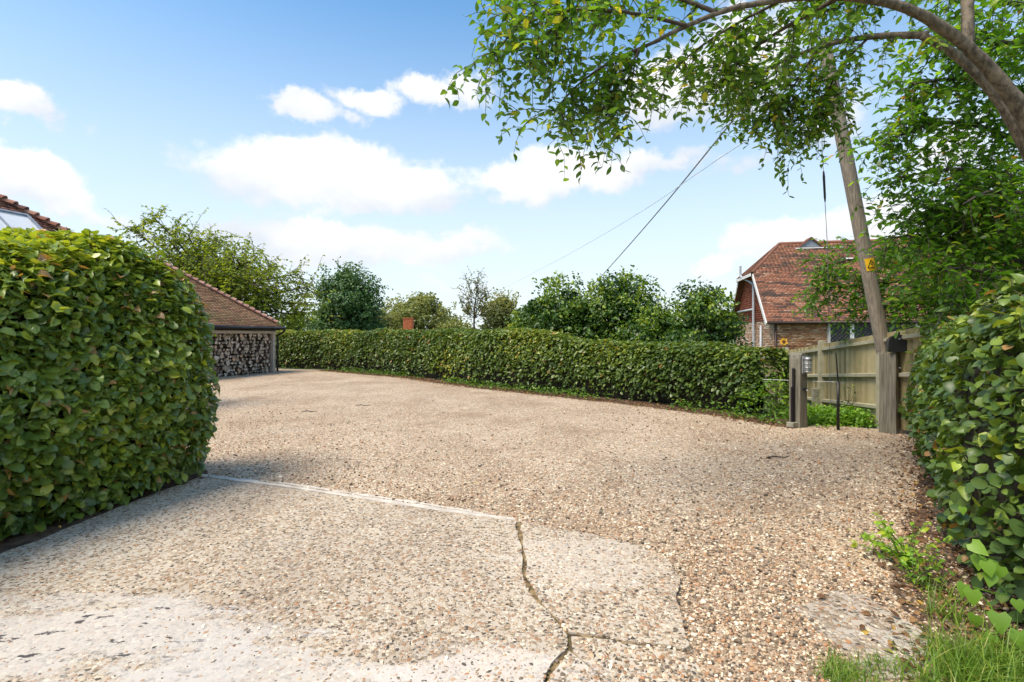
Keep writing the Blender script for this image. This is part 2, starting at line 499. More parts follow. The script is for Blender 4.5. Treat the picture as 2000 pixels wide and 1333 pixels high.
def pebble_ground(name, mortar, mortar_amt, size, gain=1.0, patches=(), bump_d=0.008, spots=()):
    """two sizes of voronoi pebbles between fines; patches = (colour, scale, lo, hi, amount)"""
    m, t, b, out = new_mat(name)
    co = coords(t)
    warp = t.n('ShaderNodeVectorMath', {0: co, 1: t.n('ShaderNodeVectorMath', {0: t.n('ShaderNodeTexNoise', {'Vector': co, 'Scale': 40.0, 'Detail': 2.0}).outputs[1], 1: (.012, .012, .012)}, operation='MULTIPLY').outputs[0]}, operation='ADD').outputs[0]
    v1 = t.n('ShaderNodeTexVoronoi', {'Vector': warp, 'Scale': 1.0 / size, 'Randomness': 1.0}, feature='F1')
    e1 = t.n('ShaderNodeTexVoronoi', {'Vector': warp, 'Scale': 1.0 / size, 'Randomness': 1.0}, feature='DISTANCE_TO_EDGE')
    cid = t.n('ShaderNodeSeparateColor', {0: v1.outputs['Color']}).outputs[0]
    pc = t.ramp(cid, [(p, tuple(min(1, x * gain) for x in q)) for p, q in STONE])
    edge = t.step(e1.outputs[0], 0.02, 0.16)
    # some cells are only fines
    cid2 = t.n('ShaderNodeSeparateColor', {0: v1.outputs['Color']}).outputs[1]
    vis = t.m('MULTIPLY', edge, t.m('GREATER_THAN', cid2, mortar_amt))
    fine = t.noise(co, 160, 3)
    mc = t.mix(fine, tuple(x * 0.72 for x in mortar), tuple(min(1, x * 1.22) for x in mortar))
    col = t.mix(vis, mc, pc)
    big = t.noise(t.scale(co, (1.0, .6, 1.0)), 0.8, 6.0, 0.66)
    col = t.mix(0.75, col, t.mix(t.step(big, .32, .68), (.37, .36, .35), (.61, .605, .60)), 'OVERLAY')
    for (pc_, sc, lo, hi, am) in patches:
        f = t.m('MULTIPLY', t.step(t.noise(co, sc, 6.0, 0.62), lo, hi), am)
        col = t.mix(f, col, pc_)
    cover = 0.0
    for (cx_, cy_, rx_, ry_, pc_, am, dark) in spots:
        q = t.n('ShaderNodeSeparateXYZ', {0: co})
        ex = t.m('DIVIDE', t.m('SUBTRACT', q.outputs[0], cx_), rx_)
        ey = t.m('DIVIDE', t.m('SUBTRACT', q.outputs[1], cy_), ry_)
        rr = t.m('SQRT', t.m('ADD', t.m('MULTIPLY', ex, ex), t.m('MULTIPLY', ey, ey)))
        f = t.step(t.m('ADD', rr, t.m('MULTIPLY', t.m('SUBTRACT', t.noise(t.scale(co, (.8, 2.4, 1.0)), 2.4, 7.0, .68), .5), 2.8)), 1.05, .55)
        col = t.mix(t.m('MULTIPLY', f, am), col, pc_)
        cover = t.m('MAXIMUM', cover, f)
        if dark:
            g = t.m('MULTIPLY', f, t.step(t.noise(t.scale(co, (1.0, 2.0, 1.0)), 7.0, 4.0, .6), .60, .64))
            col = t.mix(t.m('MULTIPLY', g, .9), col, (.03, .03, .035))
    t.put(b.inputs['Base Color'], col)
    b.inputs['Roughness'].default_value = 0.85
    b.inputs['Specular IOR Level'].default_value = 0.25
    bump(t, b, t.m('ADD', t.m('MULTIPLY', vis, t.m('SUBTRACT', 0.8, t.m('MULTIPLY', cover, 0.7))), t.m('MULTIPLY', fine, 0.25)), 0.9, bump_d)
    return m


M['gravel'] = pebble_ground('flint_gravel', (.52, .41, .30), 0.13, 0.018, 1.34,
                            (((.34, .225, .135), 0.7, .50, .72, .55), ((.24, .22, .10), 1.1, .62, .8, .45), ((.62, .54, .43), 0.45, .56, .72, .35)))
M['concrete'] = pebble_ground('exposed_aggregate_concrete', (.53, .455, .355), 0.30, 0.019, 0.95,
                              (((.56, .505, .43), 1.0, .56, .78, .35), ((.30, .27, .23), 0.7, .56, .8, .45), ((.05, .048, .045), 3.2, .70, .74, .8)), 0.005,
                              ((-2.2, 2.5, 1.2, .42, (0.57, .535, .485), .62, True), (-1.1, 2.2, .9, .28, (.55, .515, .465), .55, False), (-.1, 2.25, .6, .2, (.66, .60, .53), .6, False), (.45, 3.4, .5, .5, (.58, .52, .44), .4, False)))
M['concrete_edge'] = plain('smooth_pale_concrete', (.58, .52, .44), 0.85, var=.16, nscale=9, bumpy=.4)
M['concrete_old'] = pebble_ground('worn_concrete', (.50, .43, .345), 0.30, 0.022, 0.92, (((.60, .55, .47), 2.2, .5, .68, .6), ((.16, .12, .08), 3.0, .58, .75, .6)))
M['soil'] = plain('dark_soil', (.115, .072, .044), 0.95, var=.55, nscale=16, bumpy=.9)
M['moss'] = plain('crack_moss', (.20, .14, .065), 0.95, var=.7, nscale=16, bumpy=.9)
M['meadow'] = plain('meadow_ground', (.075, .105, .030), 0.95, var=.4, nscale=2.5, bumpy=.6)

# ------------------------------------------------------------------ leaf clouds
LEAF_ROUND = (np.array([(0, 0), (0, .34), (0, .70), (0, 1.0), (.34, .16), (.47, .50), (.30, .82), (-.34, .16), (-.47, .50), (-.30, .82)]),
              [(0, 4, 1), (1, 4, 5), (1, 5, 2), (2, 5, 6), (2, 6, 3), (0, 1, 7), (1, 8, 7), (1, 2, 8), (2, 9, 8), (2, 3, 9)])
LEAF_OVAL = (np.array([(0, 0), (0, .34), (0, .70), (0, 1.08), (.20, .20), (.30, .50), (.19, .80), (-.20, .20), (-.30, .50), (-.19, .80)]), LEAF_ROUND[1])
LEAF_LOBED = (np.array([(0, 0), (0, .4), (0, .72), (0, 1.0), (.28, .12), (.18, .36), (.46, .52), (.22, .66), (.30, .86), (-.28, .12), (-.18, .36), (-.46, .52), (-.22, .66), (-.30, .86)]),
              [(0, 4, 5), (0, 5, 1), (1, 5, 6), (1, 6, 7), (1, 7, 2), (2, 7, 8), (2, 8, 3), (0, 10, 9), (0, 1, 10), (1, 11, 10), (1, 12, 11), (1, 2, 12), (2, 13, 12), (2, 3, 13)])
LEAF_HEART = (np.array([(0, .08), (0, .40), (0, .72), (0, 1.08), (.26, -.06), (.47, .20), (.34, .58), (-.26, -.06), (-.47, .20), (-.34, .58)]), LEAF_ROUND[1])
LEAF_KITE = (np.array([(0, 0), (0, 1.0), (.36, .36), (.27, .74), (-.36, .36), (-.27, .74)]), [(0, 2, 3, 1), (0, 1, 5, 4)])


def leaf_local(tpl, fold=0.28, curl=0.22):
    xy = tpl[0]
    z = fold * np.abs(xy[:, 0]) - curl * (xy[:, 1] - .3) ** 2
    return np.column_stack([xy[:, 0], xy[:, 1], z])


class Cloud:
    def __init__(self):
        self.p, self.n, self.t, self.s, self.c = [], [], [], [], []

    def add(self, p, n, tip, size, tint):
        p = np.atleast_2d(p)
        k = len(p)
        self.p.append(p)
        self.n.append(np.broadcast_to(n, (k, 3)))
        self.t.append(np.broadcast_to(tip, (k, 3)))
        self.s.append(np.broadcast_to(size, (k,)))
        self.c.append(np.broadcast_to(tint, (k,)))

    def done(self):
        self.p, self.n, self.t = np.vstack(self.p), unit(np.vstack(self.n)), np.vstack(self.t)
        self.s, self.c = np.concatenate(self.s), np.clip(np.concatenate(self.c), 0, 1)
        self.t = unit(self.t - self.n * np.sum(self.t * self.n, axis=1, keepdims=True))
        return self

    def cut(self, keep):
        q = Cloud()
        q.p, q.n, q.t, q.s, q.c = self.p[keep], self.n[keep], self.t[keep], self.s[keep], self.c[keep]
        return q

    def mesh(self, name, tpl, mat, fold=0.28, curl=0.22):
        L = leaf_local(tpl, fold, curl)
        side = np.cross(self.t, self.n)
        rr = np.random.default_rng(len(self.p))
        k = len(self.p)
        kz = rr.normal(1.0, .9, k)[:, None, None]
        kx = rr.uniform(.74, 1.12, k)[:, None, None]
        ky = rr.normal(0, .22, k)[:, None, None]
        V = self.p[:, None, :] + self.s[:, None, None] * (side[:, None, :] * (L[None, :, 0:1] * kx + ky * L[None, :, 1:2] ** 2) + self.t[:, None, :] * L[None, :, 1:2] + self.n[:, None, :] * (L[None, :, 2:3] * kz + ky * L[None, :, 0:1] * L[None, :, 1:2]))
        Fa = np.asarray(tpl[1])
        N, nv = len(self.p), len(L)
        faces = (Fa[None] + (np.arange(N) * nv)[:, None, None]).reshape(-1, Fa.shape[1])
        return np_mesh(name, V.reshape(-1, 3), faces, mat, np.clip(np.repeat(self.c, nv) + np.tile(np.where(np.abs(L[:, 0]) < .01, .07, -.03), N) * (np.repeat(self.c, nv) < .9), 0, 1))


def in_view(p):
    d = np.maximum(p[:, 1], .05)
    px = 1000 + p[:, 0] / d * 1000
    py = 655 + (EYE - p[:, 2]) / d * 1000
    return (p[:, 1] > .5) & (px > -10) & (px < 2010) & (py > -10) & (py < 1343)


def single_leaves(cl, score, parent, tpl, mat, k=300, fold=0.28, curl=0.22):
    """the k leaves with the best score become objects of their own; returns the rest"""
    idx = np.argsort(-score)[:k]
    L = leaf_local(tpl, fold, curl)
    shades = np.linspace(0.05, 0.97, 12)
    meshes = []
    vr = np.random.default_rng(17)
    for j, c in enumerate(np.repeat(shades, 3)):
        Lj = L.copy()
        Lj[:, 0] = L[:, 0] * vr.uniform(.75, 1.1) + vr.normal() * .15 * L[:, 1] ** 2
        Lj[:, 2] = L[:, 2] * vr.normal(1, .9) + vr.normal() * .25 * L[:, 0] * L[:, 1]
        meshes.append(np_mesh('leaf', Lj, np.asarray(tpl[1]), mat, np.clip(c + np.where(np.abs(L[:, 0]) < .01, .07, -.03) * (c < .9), 0, 1)))
    for i in idx:
        me = meshes[int(np.argmin(np.abs(shades - cl.c[i]))) * 3 + int(i) % 3]
        o = bpy.data.objects.new('leaf', me)
        COL.objects.link(o)
        side = np.cross(cl.t[i], cl.n[i])
        A = np.column_stack([side, cl.t[i], cl.n[i]]) * cl.s[i]
        mw = Matrix([[*A[0], cl.p[i][0]], [*A[1], cl.p[i][1]], [*A[2], cl.p[i][2]], [0, 0, 0, 1]])
        o.parent = parent
        o.matrix_parent_inverse = Matrix.Translation(-Vector(parent.location))
        o.matrix_basis = mw
    keep = np.ones(len(cl.p), bool)
    keep[idx] = False
    return cl.cut(keep)


def resample(P, step):
    P = np.asarray(P, float)
    seg = np.linalg.norm(np.diff(P, axis=0), axis=1)
    s = np.concatenate([[0], np.cumsum(seg)])
    n = max(2, int(s[-1] / step) + 1)
    q = np.linspace(0, s[-1], n)
    return np.column_stack([np.interp(q, s, P[:, i]) for i in range(P.shape[1])]), s[-1]


def smooth_path(P, it=3):
    P = np.asarray(P, float)
    for _ in range(it):
        Q = [P[0]]
        for a, b_ in zip(P[:-1], P[1:]):
            Q += [a * .75 + b_ * .25, a * .25 + b_ * .75]
        Q.append(P[-1])
        P = np.array(Q)
    return P


def hedge_surface(path, w_, h_of, n_exp, cap, count, rng, lump=0.06, foot=0.12, inset=0.0, caps=(True, True), back=0.35, z0=0.0):
    """points and outward normals on a clipped hedge that follows a path (x, y) of its centre line"""
    P, L = resample(path, 0.05)
    s = rng.uniform(0, L, count * 3)
    th = rng.uniform(0.0, np.pi, count * 3)
    # profile: superellipse, theta 0 = front foot, pi = back foot
    ct, st = np.cos(th), np.sin(th)
    cx = np.sign(ct) * np.abs(ct) ** (2 / n_exp)
    cz = np.abs(st) ** (2 / n_exp)
    sc = np.ones_like(s)
    endn = np.zeros_like(s)
    if caps[0]:
        e = np.clip((cap - s) / cap, 0, .999)
        sc = np.where(s < cap, (1 - e ** n_exp) ** (1 / n_exp), sc)
        endn = np.where(s < cap, -e ** (n_exp - 1), endn)
    if caps[1]:
        e = np.clip((s - (L - cap)) / cap, 0, .999)
        sc = np.where(s > L - cap, (1 - e ** n_exp) ** (1 / n_exp), sc)
        endn = np.where(s > L - cap, e ** (n_exp - 1), endn)
    # end-cap disc: extra points that fill the end faces
    fill = rng.uniform(0, 1, len(s)) < 0.0
    i = np.clip((s / L * (len(P) - 1)), 0, len(P) - 1.001)
    i0 = i.astype(int)
    f = (i - i0)[:, None]
    c = P[i0] * (1 - f) + P[i0 + 1] * f
    T = np.gradient(P, axis=0)
    T = unit(T)[i0]
    Nn = np.column_stack([T[:, 1], -T[:, 0]])           # right-hand side of the path
    h = h_of(s / L)
    zz = cz * (0.12 + 0.88 * sc) * h
    tuck = 1 - foot * np.clip(1 - zz / (h * .45), 0, 1) ** 1.5
    lat = (w_ - inset) * cx * sc * tuck
    xy = c + Nn * lat[:, None]
    pos = np.column_stack([xy, z0 + zz - inset * cz])
    gx = np.sign(cx) * np.abs(cx) ** (n_exp - 1) / w_
    gz = cz ** (n_exp - 1) / np.maximum(h * .6, .3)
    gs = endn / max(cap, .2)
    nrm = unit(np.column_stack([Nn * gx[:, None] + T * gs[:, None], gz]))
    # keep an even density: weight by arc-length element
    dl = np.hypot(np.gradient(cx[np.argsort(th)]), 0)
    da = np.abs((2 / n_exp) * np.abs(ct) ** (2 / n_exp - 1) * st) * w_ + np.abs((2 / n_exp) * np.abs(st) ** (2 / n_exp - 1) * np.abs(ct)) * h
    wgt = np.clip(da, .02, 6) * np.maximum(sc, .05) * np.where(nrm @ np.array((0, 0, 1.)) > .9, .8, 1)
    away = (nrm[:, 1] > .25)
    wgt = wgt * np.where(away, back, 1)
    pick = rng.choice(len(s), size=count, replace=False, p=wgt / wgt.sum())
    pos, nrm = pos[pick], nrm[pick]
    if lump:
        pos = pos + nrm * (wave(pos, 3, 2.6) * lump + wave(pos, 9, 7.0) * lump * .5)[:, None]
    return pos, nrm


def hedge_core(name, path, w_, h_of, n_exp, cap, parent, caps=(True, True), z0=0.0, mat=None):
    P, L = resample(path, 0.22)
    T = unit(np.gradient(P, axis=0))
    Nn = np.column_stack([T[:, 1], -T[:, 0]])
    th = np.linspace(0, np.pi, 15)
    V, Fs = [], []
    K = len(P)
    for i in range(K):
        s = i / (K - 1) * L
        sc = 1.0
        if caps[0] and s < cap:
            sc = max(.05, 1 - (1 - s / cap) ** n_exp) ** (1 / n_exp)
        if caps[1] and s > L - cap:
            sc = max(.05, 1 - ((s - L + cap) / cap) ** n_exp) ** (1 / n_exp)
        for a in th:
            cx = math.copysign(abs(math.cos(a)) ** (2 / n_exp), math.cos(a))
            cz = abs(math.sin(a)) ** (2 / n_exp)
            lat = w_ * cx * sc * (1 - .25 * max(0, 1 - cz / .4))
            p = P[i] + Nn[i] * lat
            V.append((p[0], p[1], z0 + .02 + cz * (.12 + .88 * sc) * h_of(np.array([s / L]))[0]))
    m_ = len(th)
    for i in range(K - 1):
        for j in range(m_ - 1):
            Fs.append((i * m_ + j, i * m_ + j + 1, (i + 1) * m_ + j + 1, (i + 1) * m_ + j))
    V = np.array(V)
    V = V + np.column_stack([wave(V, 1, 9), wave(V, 2, 9), wave(V, 4, 9)]) * .025
    return link(name, np_mesh(name, V, np.array(Fs), mat or M['twig_core'], None), parent)


def hedge_leaves(pos, nrm, size, rng, up=0.7, jit=0.55, depth=0.12, patch=0.16, bias=0.0, dead=.014, outw=.35):
    n = len(pos)
    inn = rng.exponential(depth, n).clip(0, .3)
    p = pos - nrm * inn[:, None]
    nn = unit(nrm + np.array((0, 0, up)) + rng.normal(size=(n, 3)) * jit)
    tip = nrm * outw + np.array((0, 0, -.75 if outw < .5 else -.3)) + rng.normal(size=(n, 3)) * .75
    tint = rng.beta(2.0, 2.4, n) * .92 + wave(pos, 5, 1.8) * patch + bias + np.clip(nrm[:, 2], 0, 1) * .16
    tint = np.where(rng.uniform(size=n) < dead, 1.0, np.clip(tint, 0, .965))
    c = Cloud()
    c.add(p, nn, tip, size * rng.lognormal(-.02, .30, n).clip(.42, 1.5), tint)
    return c.done(), inn


# ------------------------------------------------------------------ the ground
HEDGE_FACE = np.array([gnd(520, 720)[:2], gnd(640, 723)[:2], gnd(800, 736)[:2], gnd(870, 746)[:2], gnd(960, 757)[:2], gnd(1100, 771)[:2], gnd(1250, 787)[:2], gnd(1400, 805)[:2], gnd(1525, 826)[:2]])


def behind(x, y):
    """metres beyond the line of the far hedge and the fence (0 in front of it)"""
    line = np.vstack([HEDGE_FACE, [(5.9, 7.9)], [(7.5, 4.0)], [(9.0, -6.0)]])
    best = np.full(x.shape, 1e9)
    sgn = np.zeros(x.shape)
    for a, b_ in zip(line[:-1], line[1:]):
        ab = b_ - a
        tt = np.clip(((x - a[0]) * ab[0] + (y - a[1]) * ab[1]) / (ab @ ab), 0, 1)
        dx, dy = x - (a[0] + ab[0] * tt), y - (a[1] + ab[1] * tt)
        d = np.hypot(dx, dy)
        s = -(ab[0] * dy - ab[1] * dx)
        up = d < best
        best = np.where(up, d, best)
        sgn = np.where(up, np.sign(s), sgn)
    return np.where(sgn < 0, best, 0)


def ground_z(x, y):
    x, y = np.asarray(x, float), np.asarray(y, float)
    s = np.maximum(behind(x, y) - .8, 0)
    return -0.06 - 0.075 * 20 * (1 - np.exp(-s / 20)) - .0 * s


g1 = np.sinh(np.linspace(-5.2, 5.2, 121)) * 10.0
gx, gy = np.meshgrid(g1, g1 + 8)
gv = np.column_stack([gx.ravel(), gy.ravel(), ground_z(gx.ravel(), gy.ravel())])
ii = np.arange(120 * 121).reshape(120, 121)[:, :120].ravel()
gf = np.column_stack([ii, ii + 1, ii + 122, ii + 121])
o = link('ground', np_mesh('ground', gv, gf, M['meadow'], None, True))
tag(o, 'green meadow ground beyond the hedges', kind='structure')


def sheet(name, poly, z, mat, thick=0.0, parent=None, jag=0.0, seed=1, step=0.06):
    """a flat polygon, its edge broken up by jag metres"""
    r = np.random.default_rng(seed)
    P = np.asarray([p[:2] for p in poly], float)
    if jag:
        Q, _ = resample(np.vstack([P, P[:1]]), step)
        Q = Q[:-1]
        k = len(Q)
        off = r.normal(size=(k, 2)) * jag
        off = (off + np.roll(off, 1, 0) + np.roll(off, -1, 0)) / 2
        Q = Q + off
    else:
        Q = P
    bm = bmesh.new()
    vs = [bm.verts.new((p[0], p[1], z)) for p in Q]
    f = bm.faces.new(vs)
    f.normal_update()
    if f.normal.z < 0:
        f.normal_flip()
    if thick:
        ex = bmesh.ops.extrude_face_region(bm, geom=[f])
        bmesh.ops.translate(bm, verts=[v for v in ex['geom'] if isinstance(v, bmesh.types.BMVert)], vec=(0, 0, 0))
        for v in vs:
            v.co.z = z - thick
    bmesh.ops.triangulate(bm, faces=[q for q in bm.faces if len(q.verts) > 4], ngon_method='EAR_CLIP')
    bmesh.ops.recalc_face_normals(bm, faces=bm.faces)
    me = bpy.data.meshes.new(name)
    bm.to_mesh(me)
    bm.free()
    me.materials.append(mat)
    return link(name, me, parent)


front = HEDGE_FACE
gravel_poly = [(-14, -6), (-13.5, 20), (-11, 23.2)] + [tuple(p) for p in front] + [(5.1, 8.6), (6.2, 8.0), (6.6, 7.2), (5.0, 5.0), (3.2, 2.8), (3.0, 0.0), (4.0, -6)]
o = sheet('gravel_driveway', gravel_poly, 0.0, M['gravel'])
tag(o, 'beige flint gravel driveway', kind='structure')

# concrete apron broken into panels by cracks
A = lambda *pp: [tuple(gnd(x, y)[:2]) for x, y in pp]
slab = empty('concrete_pavement', (0, 2.5, 0), 'worn exposed aggregate concrete apron crossed by mossy cracks', kind='structure')
crackL = A((1006, 1020), (1017, 1075), (1020, 1130), (1040, 1175), (1085, 1225), (1106, 1248), (1108, 1275), (1066, 1333))
crackR = A((1018, 1024), (1026, 1075), (1027, 1128), (1051, 1175), (1092, 1223), (1113, 1246))
left_edge = A((392, 936), (255, 988), (120, 1044), (0, 1092), (-250, 1200))
p1 = [crackL[0]] + crackL[1:] + [(0.12, 1.6), (0.3, -3), (-6.5, -3), (-5.0, 2.2)] + left_edge[::-1][1:] + A((396, 938))
sheet('slab_panel', p1, .028, M['concrete'], .07, slab, .008, 3)
p2 = crackR + A((1190, 1256), (1240, 1268), (1300, 1268), (1350, 1282), (1347, 1262), (1336, 1220), (1322, 1168), (1328, 1140), (1303, 1102), (1232, 1068), (1105, 1042))
sheet('slab_panel', p2, .027, M['concrete'], .07, slab, .009, 4)
p3 = A((1118, 1251), (1189, 1259.5), (1240, 1271.5), (1300, 1272), (1352, 1287), (1375, 1333)) + [(1.05, 1.5), (.5, 1.5)] + A((1180, 1333), (1150, 1305), (1122, 1283))
sheet('slab_panel', p3, .024, M['concrete'], .07, slab, .008, 5)
p4 = A((1112, 1284), (1140, 1306), (1168, 1333)) + [(.42, 1.6), (.16, 1.6)] + A((1076, 1333))
sheet('slab_panel', p4, .026, M['concrete'], .07, slab, .006, 6)
ed = A((392, 931), (520, 948), (650, 968), (800, 990), (930, 1010), (1006, 1019))
ed2 = A((1006, 1023), (930, 1015), (800, 995.5), (650, 972), (520, 952), (392, 936))
sheet('pale_edging', ed + ed2, .032, M['concrete_edge'], .05, slab, .006, 7)
ed = A((470, 938), (560, 947), (700, 968), (860, 992), (960, 1008))
ed2 = A((960, 1005), (860, 988.5), (700, 964.5), (560, 944.5), (470, 935.5))
sheet('pale_edging', ed + ed2, .006, M['concrete_edge'], .05, slab, .008, 8)
sheet('crack_fill', A((1002, 1025), (1036, 1030), (1050, 1120), (1140, 1235), (1340, 1272), (1345, 1288), (1200, 1280), (1190, 1333), (1050, 1333), (1090, 1262), (1000, 1110)), .017, M['moss'], 0, slab)
o = sheet('concrete_patch', A((1565, 1190), (1640, 1162), (1700, 1172), (1768, 1212), (1838, 1285), (1800, 1330), (1720, 1333), (1660, 1290), (1600, 1235)), .010, M['concrete_old'], .05, None, .022, 9)
tag(o, 'worn concrete remnant half buried in gravel near the grass', kind='structure')

# soil strips under the hedges
o = sheet('soil_path', A((405, 926), (392, 940), (255, 992), (120, 1048), (0, 1098), (-250, 1210)) + [(-6.5, 0), (-6.5, 6.2), (-3.9, 6.2)], .019, M['soil'], 0, None, .02, 11)
tag(o, 'brown soil strip along the foot of the clipped hedge', kind='structure')
o = sheet('soil_verge', A((1800, 880), (1790, 960), (1765, 1060), (1740, 1120), (1770, 1200), (1850, 1290), (1870, 1400)) + [(1.9, .5), (6, .5), (9, 6), (7, 8.0), (6.0, 7.6)], .006, M['soil'], 0, None, .03, 12)
tag(o, 'brown soil verge under the hedge beside the grass tufts', kind='structure')
hb = [tuple(p + np.array((-.26, -.40))) for p in front[1:]] + [(4.9, 8.55)]
hb2 = [tuple(p + np.array((.5, 1.0))) for p in front[1:]][::-1]
o = sheet('soil_border', hb + hb2, .005, M['soil'], 0, None, .05, 13, .1)
tag(o, 'soil border under the long hedge', kind='structure')


def scatter_stones(name, pts, size, mat, flat, parent=None, kind='stuff', label=None):
    me = bpy.data.meshes.new(name)
    me.vertices.add(len(pts))
    me.vertices.foreach_set('co', np.ascontiguousarray(pts, dtype=np.float32).ravel())
    a = me.attributes.new('scl', 'FLOAT_VECTOR', 'POINT')
    a.data.foreach_set('vector', np.ascontiguousarray(size, dtype=np.float32).ravel())
    rr = np.random.default_rng(5)
    rot = np.column_stack([rr.normal(size=len(pts)) * .35, rr.normal(size=len(pts)) * .35, rr.uniform(0, 6.28, len(pts))])
    a = me.attributes.new('rot', 'FLOAT_VECTOR', 'POINT')
    a.data.foreach_set('vector', np.ascontiguousarray(rot, dtype=np.float32).ravel())
    o = link(name, me, parent, kind)
    ng = bpy.data.node_groups.new(name, 'GeometryNodeTree')
    ng.interface.new_socket('Geometry', in_out='INPUT', socket_type='NodeSocketGeometry')
    ng.interface.new_socket('Geometry', in_out='OUTPUT', socket_type='NodeSocketGeometry')
    t = NT(ng)
    gi = t.n('NodeGroupInput')
    go = t.n('NodeGroupOutput')
    ico = t.n('GeometryNodeMeshIcoSphere', {'Radius': 0.5, 'Subdivisions': 1})
    pos = t.n('GeometryNodeInputPosition')
    nzz = t.n('ShaderNodeTexNoise', {'Vector': pos.outputs[0], 'Scale': 3.0})
    off = t.n('ShaderNodeVectorMath', {0: nzz.outputs[1], 1: (.5, .5, .5)}, operation='SUBTRACT')
    off2 = t.n('ShaderNodeVectorMath', {0: off.outputs[0], 1: (.7, .7, .5)}, operation='MULTIPLY')
    sp = t.n('GeometryNodeSetPosition', {'Geometry': ico.outputs[0], 'Offset': off2.outputs[0]})
    sm = t.n('GeometryNodeSetMaterial', {'Geometry': sp.outputs[0], 'Material': mat})
    sa = t.n('GeometryNodeInputNamedAttribute', {'Name': 'scl'}, data_type='FLOAT_VECTOR')
    ra = t.n('GeometryNodeInputNamedAttribute', {'Name': 'rot'}, data_type='FLOAT_VECTOR')
    ip = t.n('GeometryNodeInstanceOnPoints', {'Points': gi.outputs[0], 'Instance': sm.outputs[0], 'Rotation': ra.outputs[0], 'Scale': sa.outputs[0]})
    t.put(go.inputs[0], ip.outputs[0])
    md = o.modifiers.new('stones', 'NODES')
    md.node_group = ng
    me.materials.append(mat)
    if label:
        o['label'] = label
    return o


def inside(P, poly):
    poly = np.asarray([q[:2] for q in poly])
    x, y = P[:, 0], P[:, 1]
    r = np.zeros(len(P), bool)
    j = len(poly) - 1
    for i in range(len(poly)):
        xi, yi, xj, yj = *poly[i], *poly[j]
        hit = ((yi > y) != (yj > y)) & (x < (xj - xi) * (y - yi) / (yj - yi + 1e-12) + xi)
        r ^= hit
        j = i
    return r


def ground_pts(n_try, dmax, fall, seed):
    r = np.random.default_rng(seed)
    P = np.column_stack([r.uniform(-7, 7, n_try), r.uniform(1.9, dmax, n_try)])
    d = P[:, 1]
    keep = (np.abs(P[:, 0]) < d * 1.12) & (r.uniform(size=n_try) < np.clip((fall / d) ** 3.4, 0, 1))
    return P[keep], r


slab_all = [p1, p2, p3, p4]
P, r = ground_pts(620000, 11.0, 3.1, 21)
onslab = np.zeros(len(P), bool)
for q in slab_all:
    onslab |= inside(P, q)
lefth = P[:, 0] < -3.45 + .29 * (P[:, 1] - 4.5)
g = P[inside(P, gravel_poly) & ~onslab & ~(lefth & (P[:, 1] < 5.8))]
trk = wave(np.column_stack([g * np.array((.9, .45)), g[:, :1] * 0]), 41, 1.2) + .5 * wave(np.column_stack([g, g[:, :1] * 0]), 42, 3.0)
g = g[r.uniform(size=len(g)) < np.clip(.62 + .55 * trk, .16, 1)]
nearpatch = inside(g, A((1565, 1190), (1640, 1162), (1700, 1172), (1768, 1212), (1838, 1285), (1720, 1333), (1600, 1235)))
g = g[~nearpatch | (r.uniform(size=len(g)) < .34)]
sz = r.lognormal(math.log(.0122), .40, len(g)).clip(.006, .034)
sz = sz * np.clip(.8 + g[:, 1] * .045, .9, 1.2)
scatter_stones('gravel', np.column_stack([g, sz * .16 + .002]), np.column_stack([sz * 1.2, sz * .9, sz * .62]), M['stone'], .6, None, 'stuff', 'loose flint pebbles of the driveway')
P, r = ground_pts(300000, 7.0, 2.7, 22)
onslab = np.zeros(len(P), bool)
for q in slab_all:
    onslab |= inside(P, q)
worn = wave(np.column_stack([P * 1.0, P[:, :1] * 0]), 31, 1.1)
worn = worn + 1.2 * np.exp(-(((P[:, 0] + 2.3) / .8) ** 2 + ((P[:, 1] - 2.6) / .5) ** 2)) + .9 * np.exp(-(((P[:, 0] + 1.2) / .7) ** 2 + ((P[:, 1] - 2.15) / .3) ** 2))
g = P[onslab & (r.uniform(size=len(P)) < np.clip(.62 - .5 * worn, .06, .95))]
sz = r.lognormal(math.log(.0150), .34, len(g)).clip(.007, .032)
scatter_stones('aggregate', np.column_stack([g, np.full(len(g), .0265) - sz * .08]), np.column_stack([sz * 1.2, sz * .95, sz * .30]), M['stone_slab'], .4, slab, 'stuff')

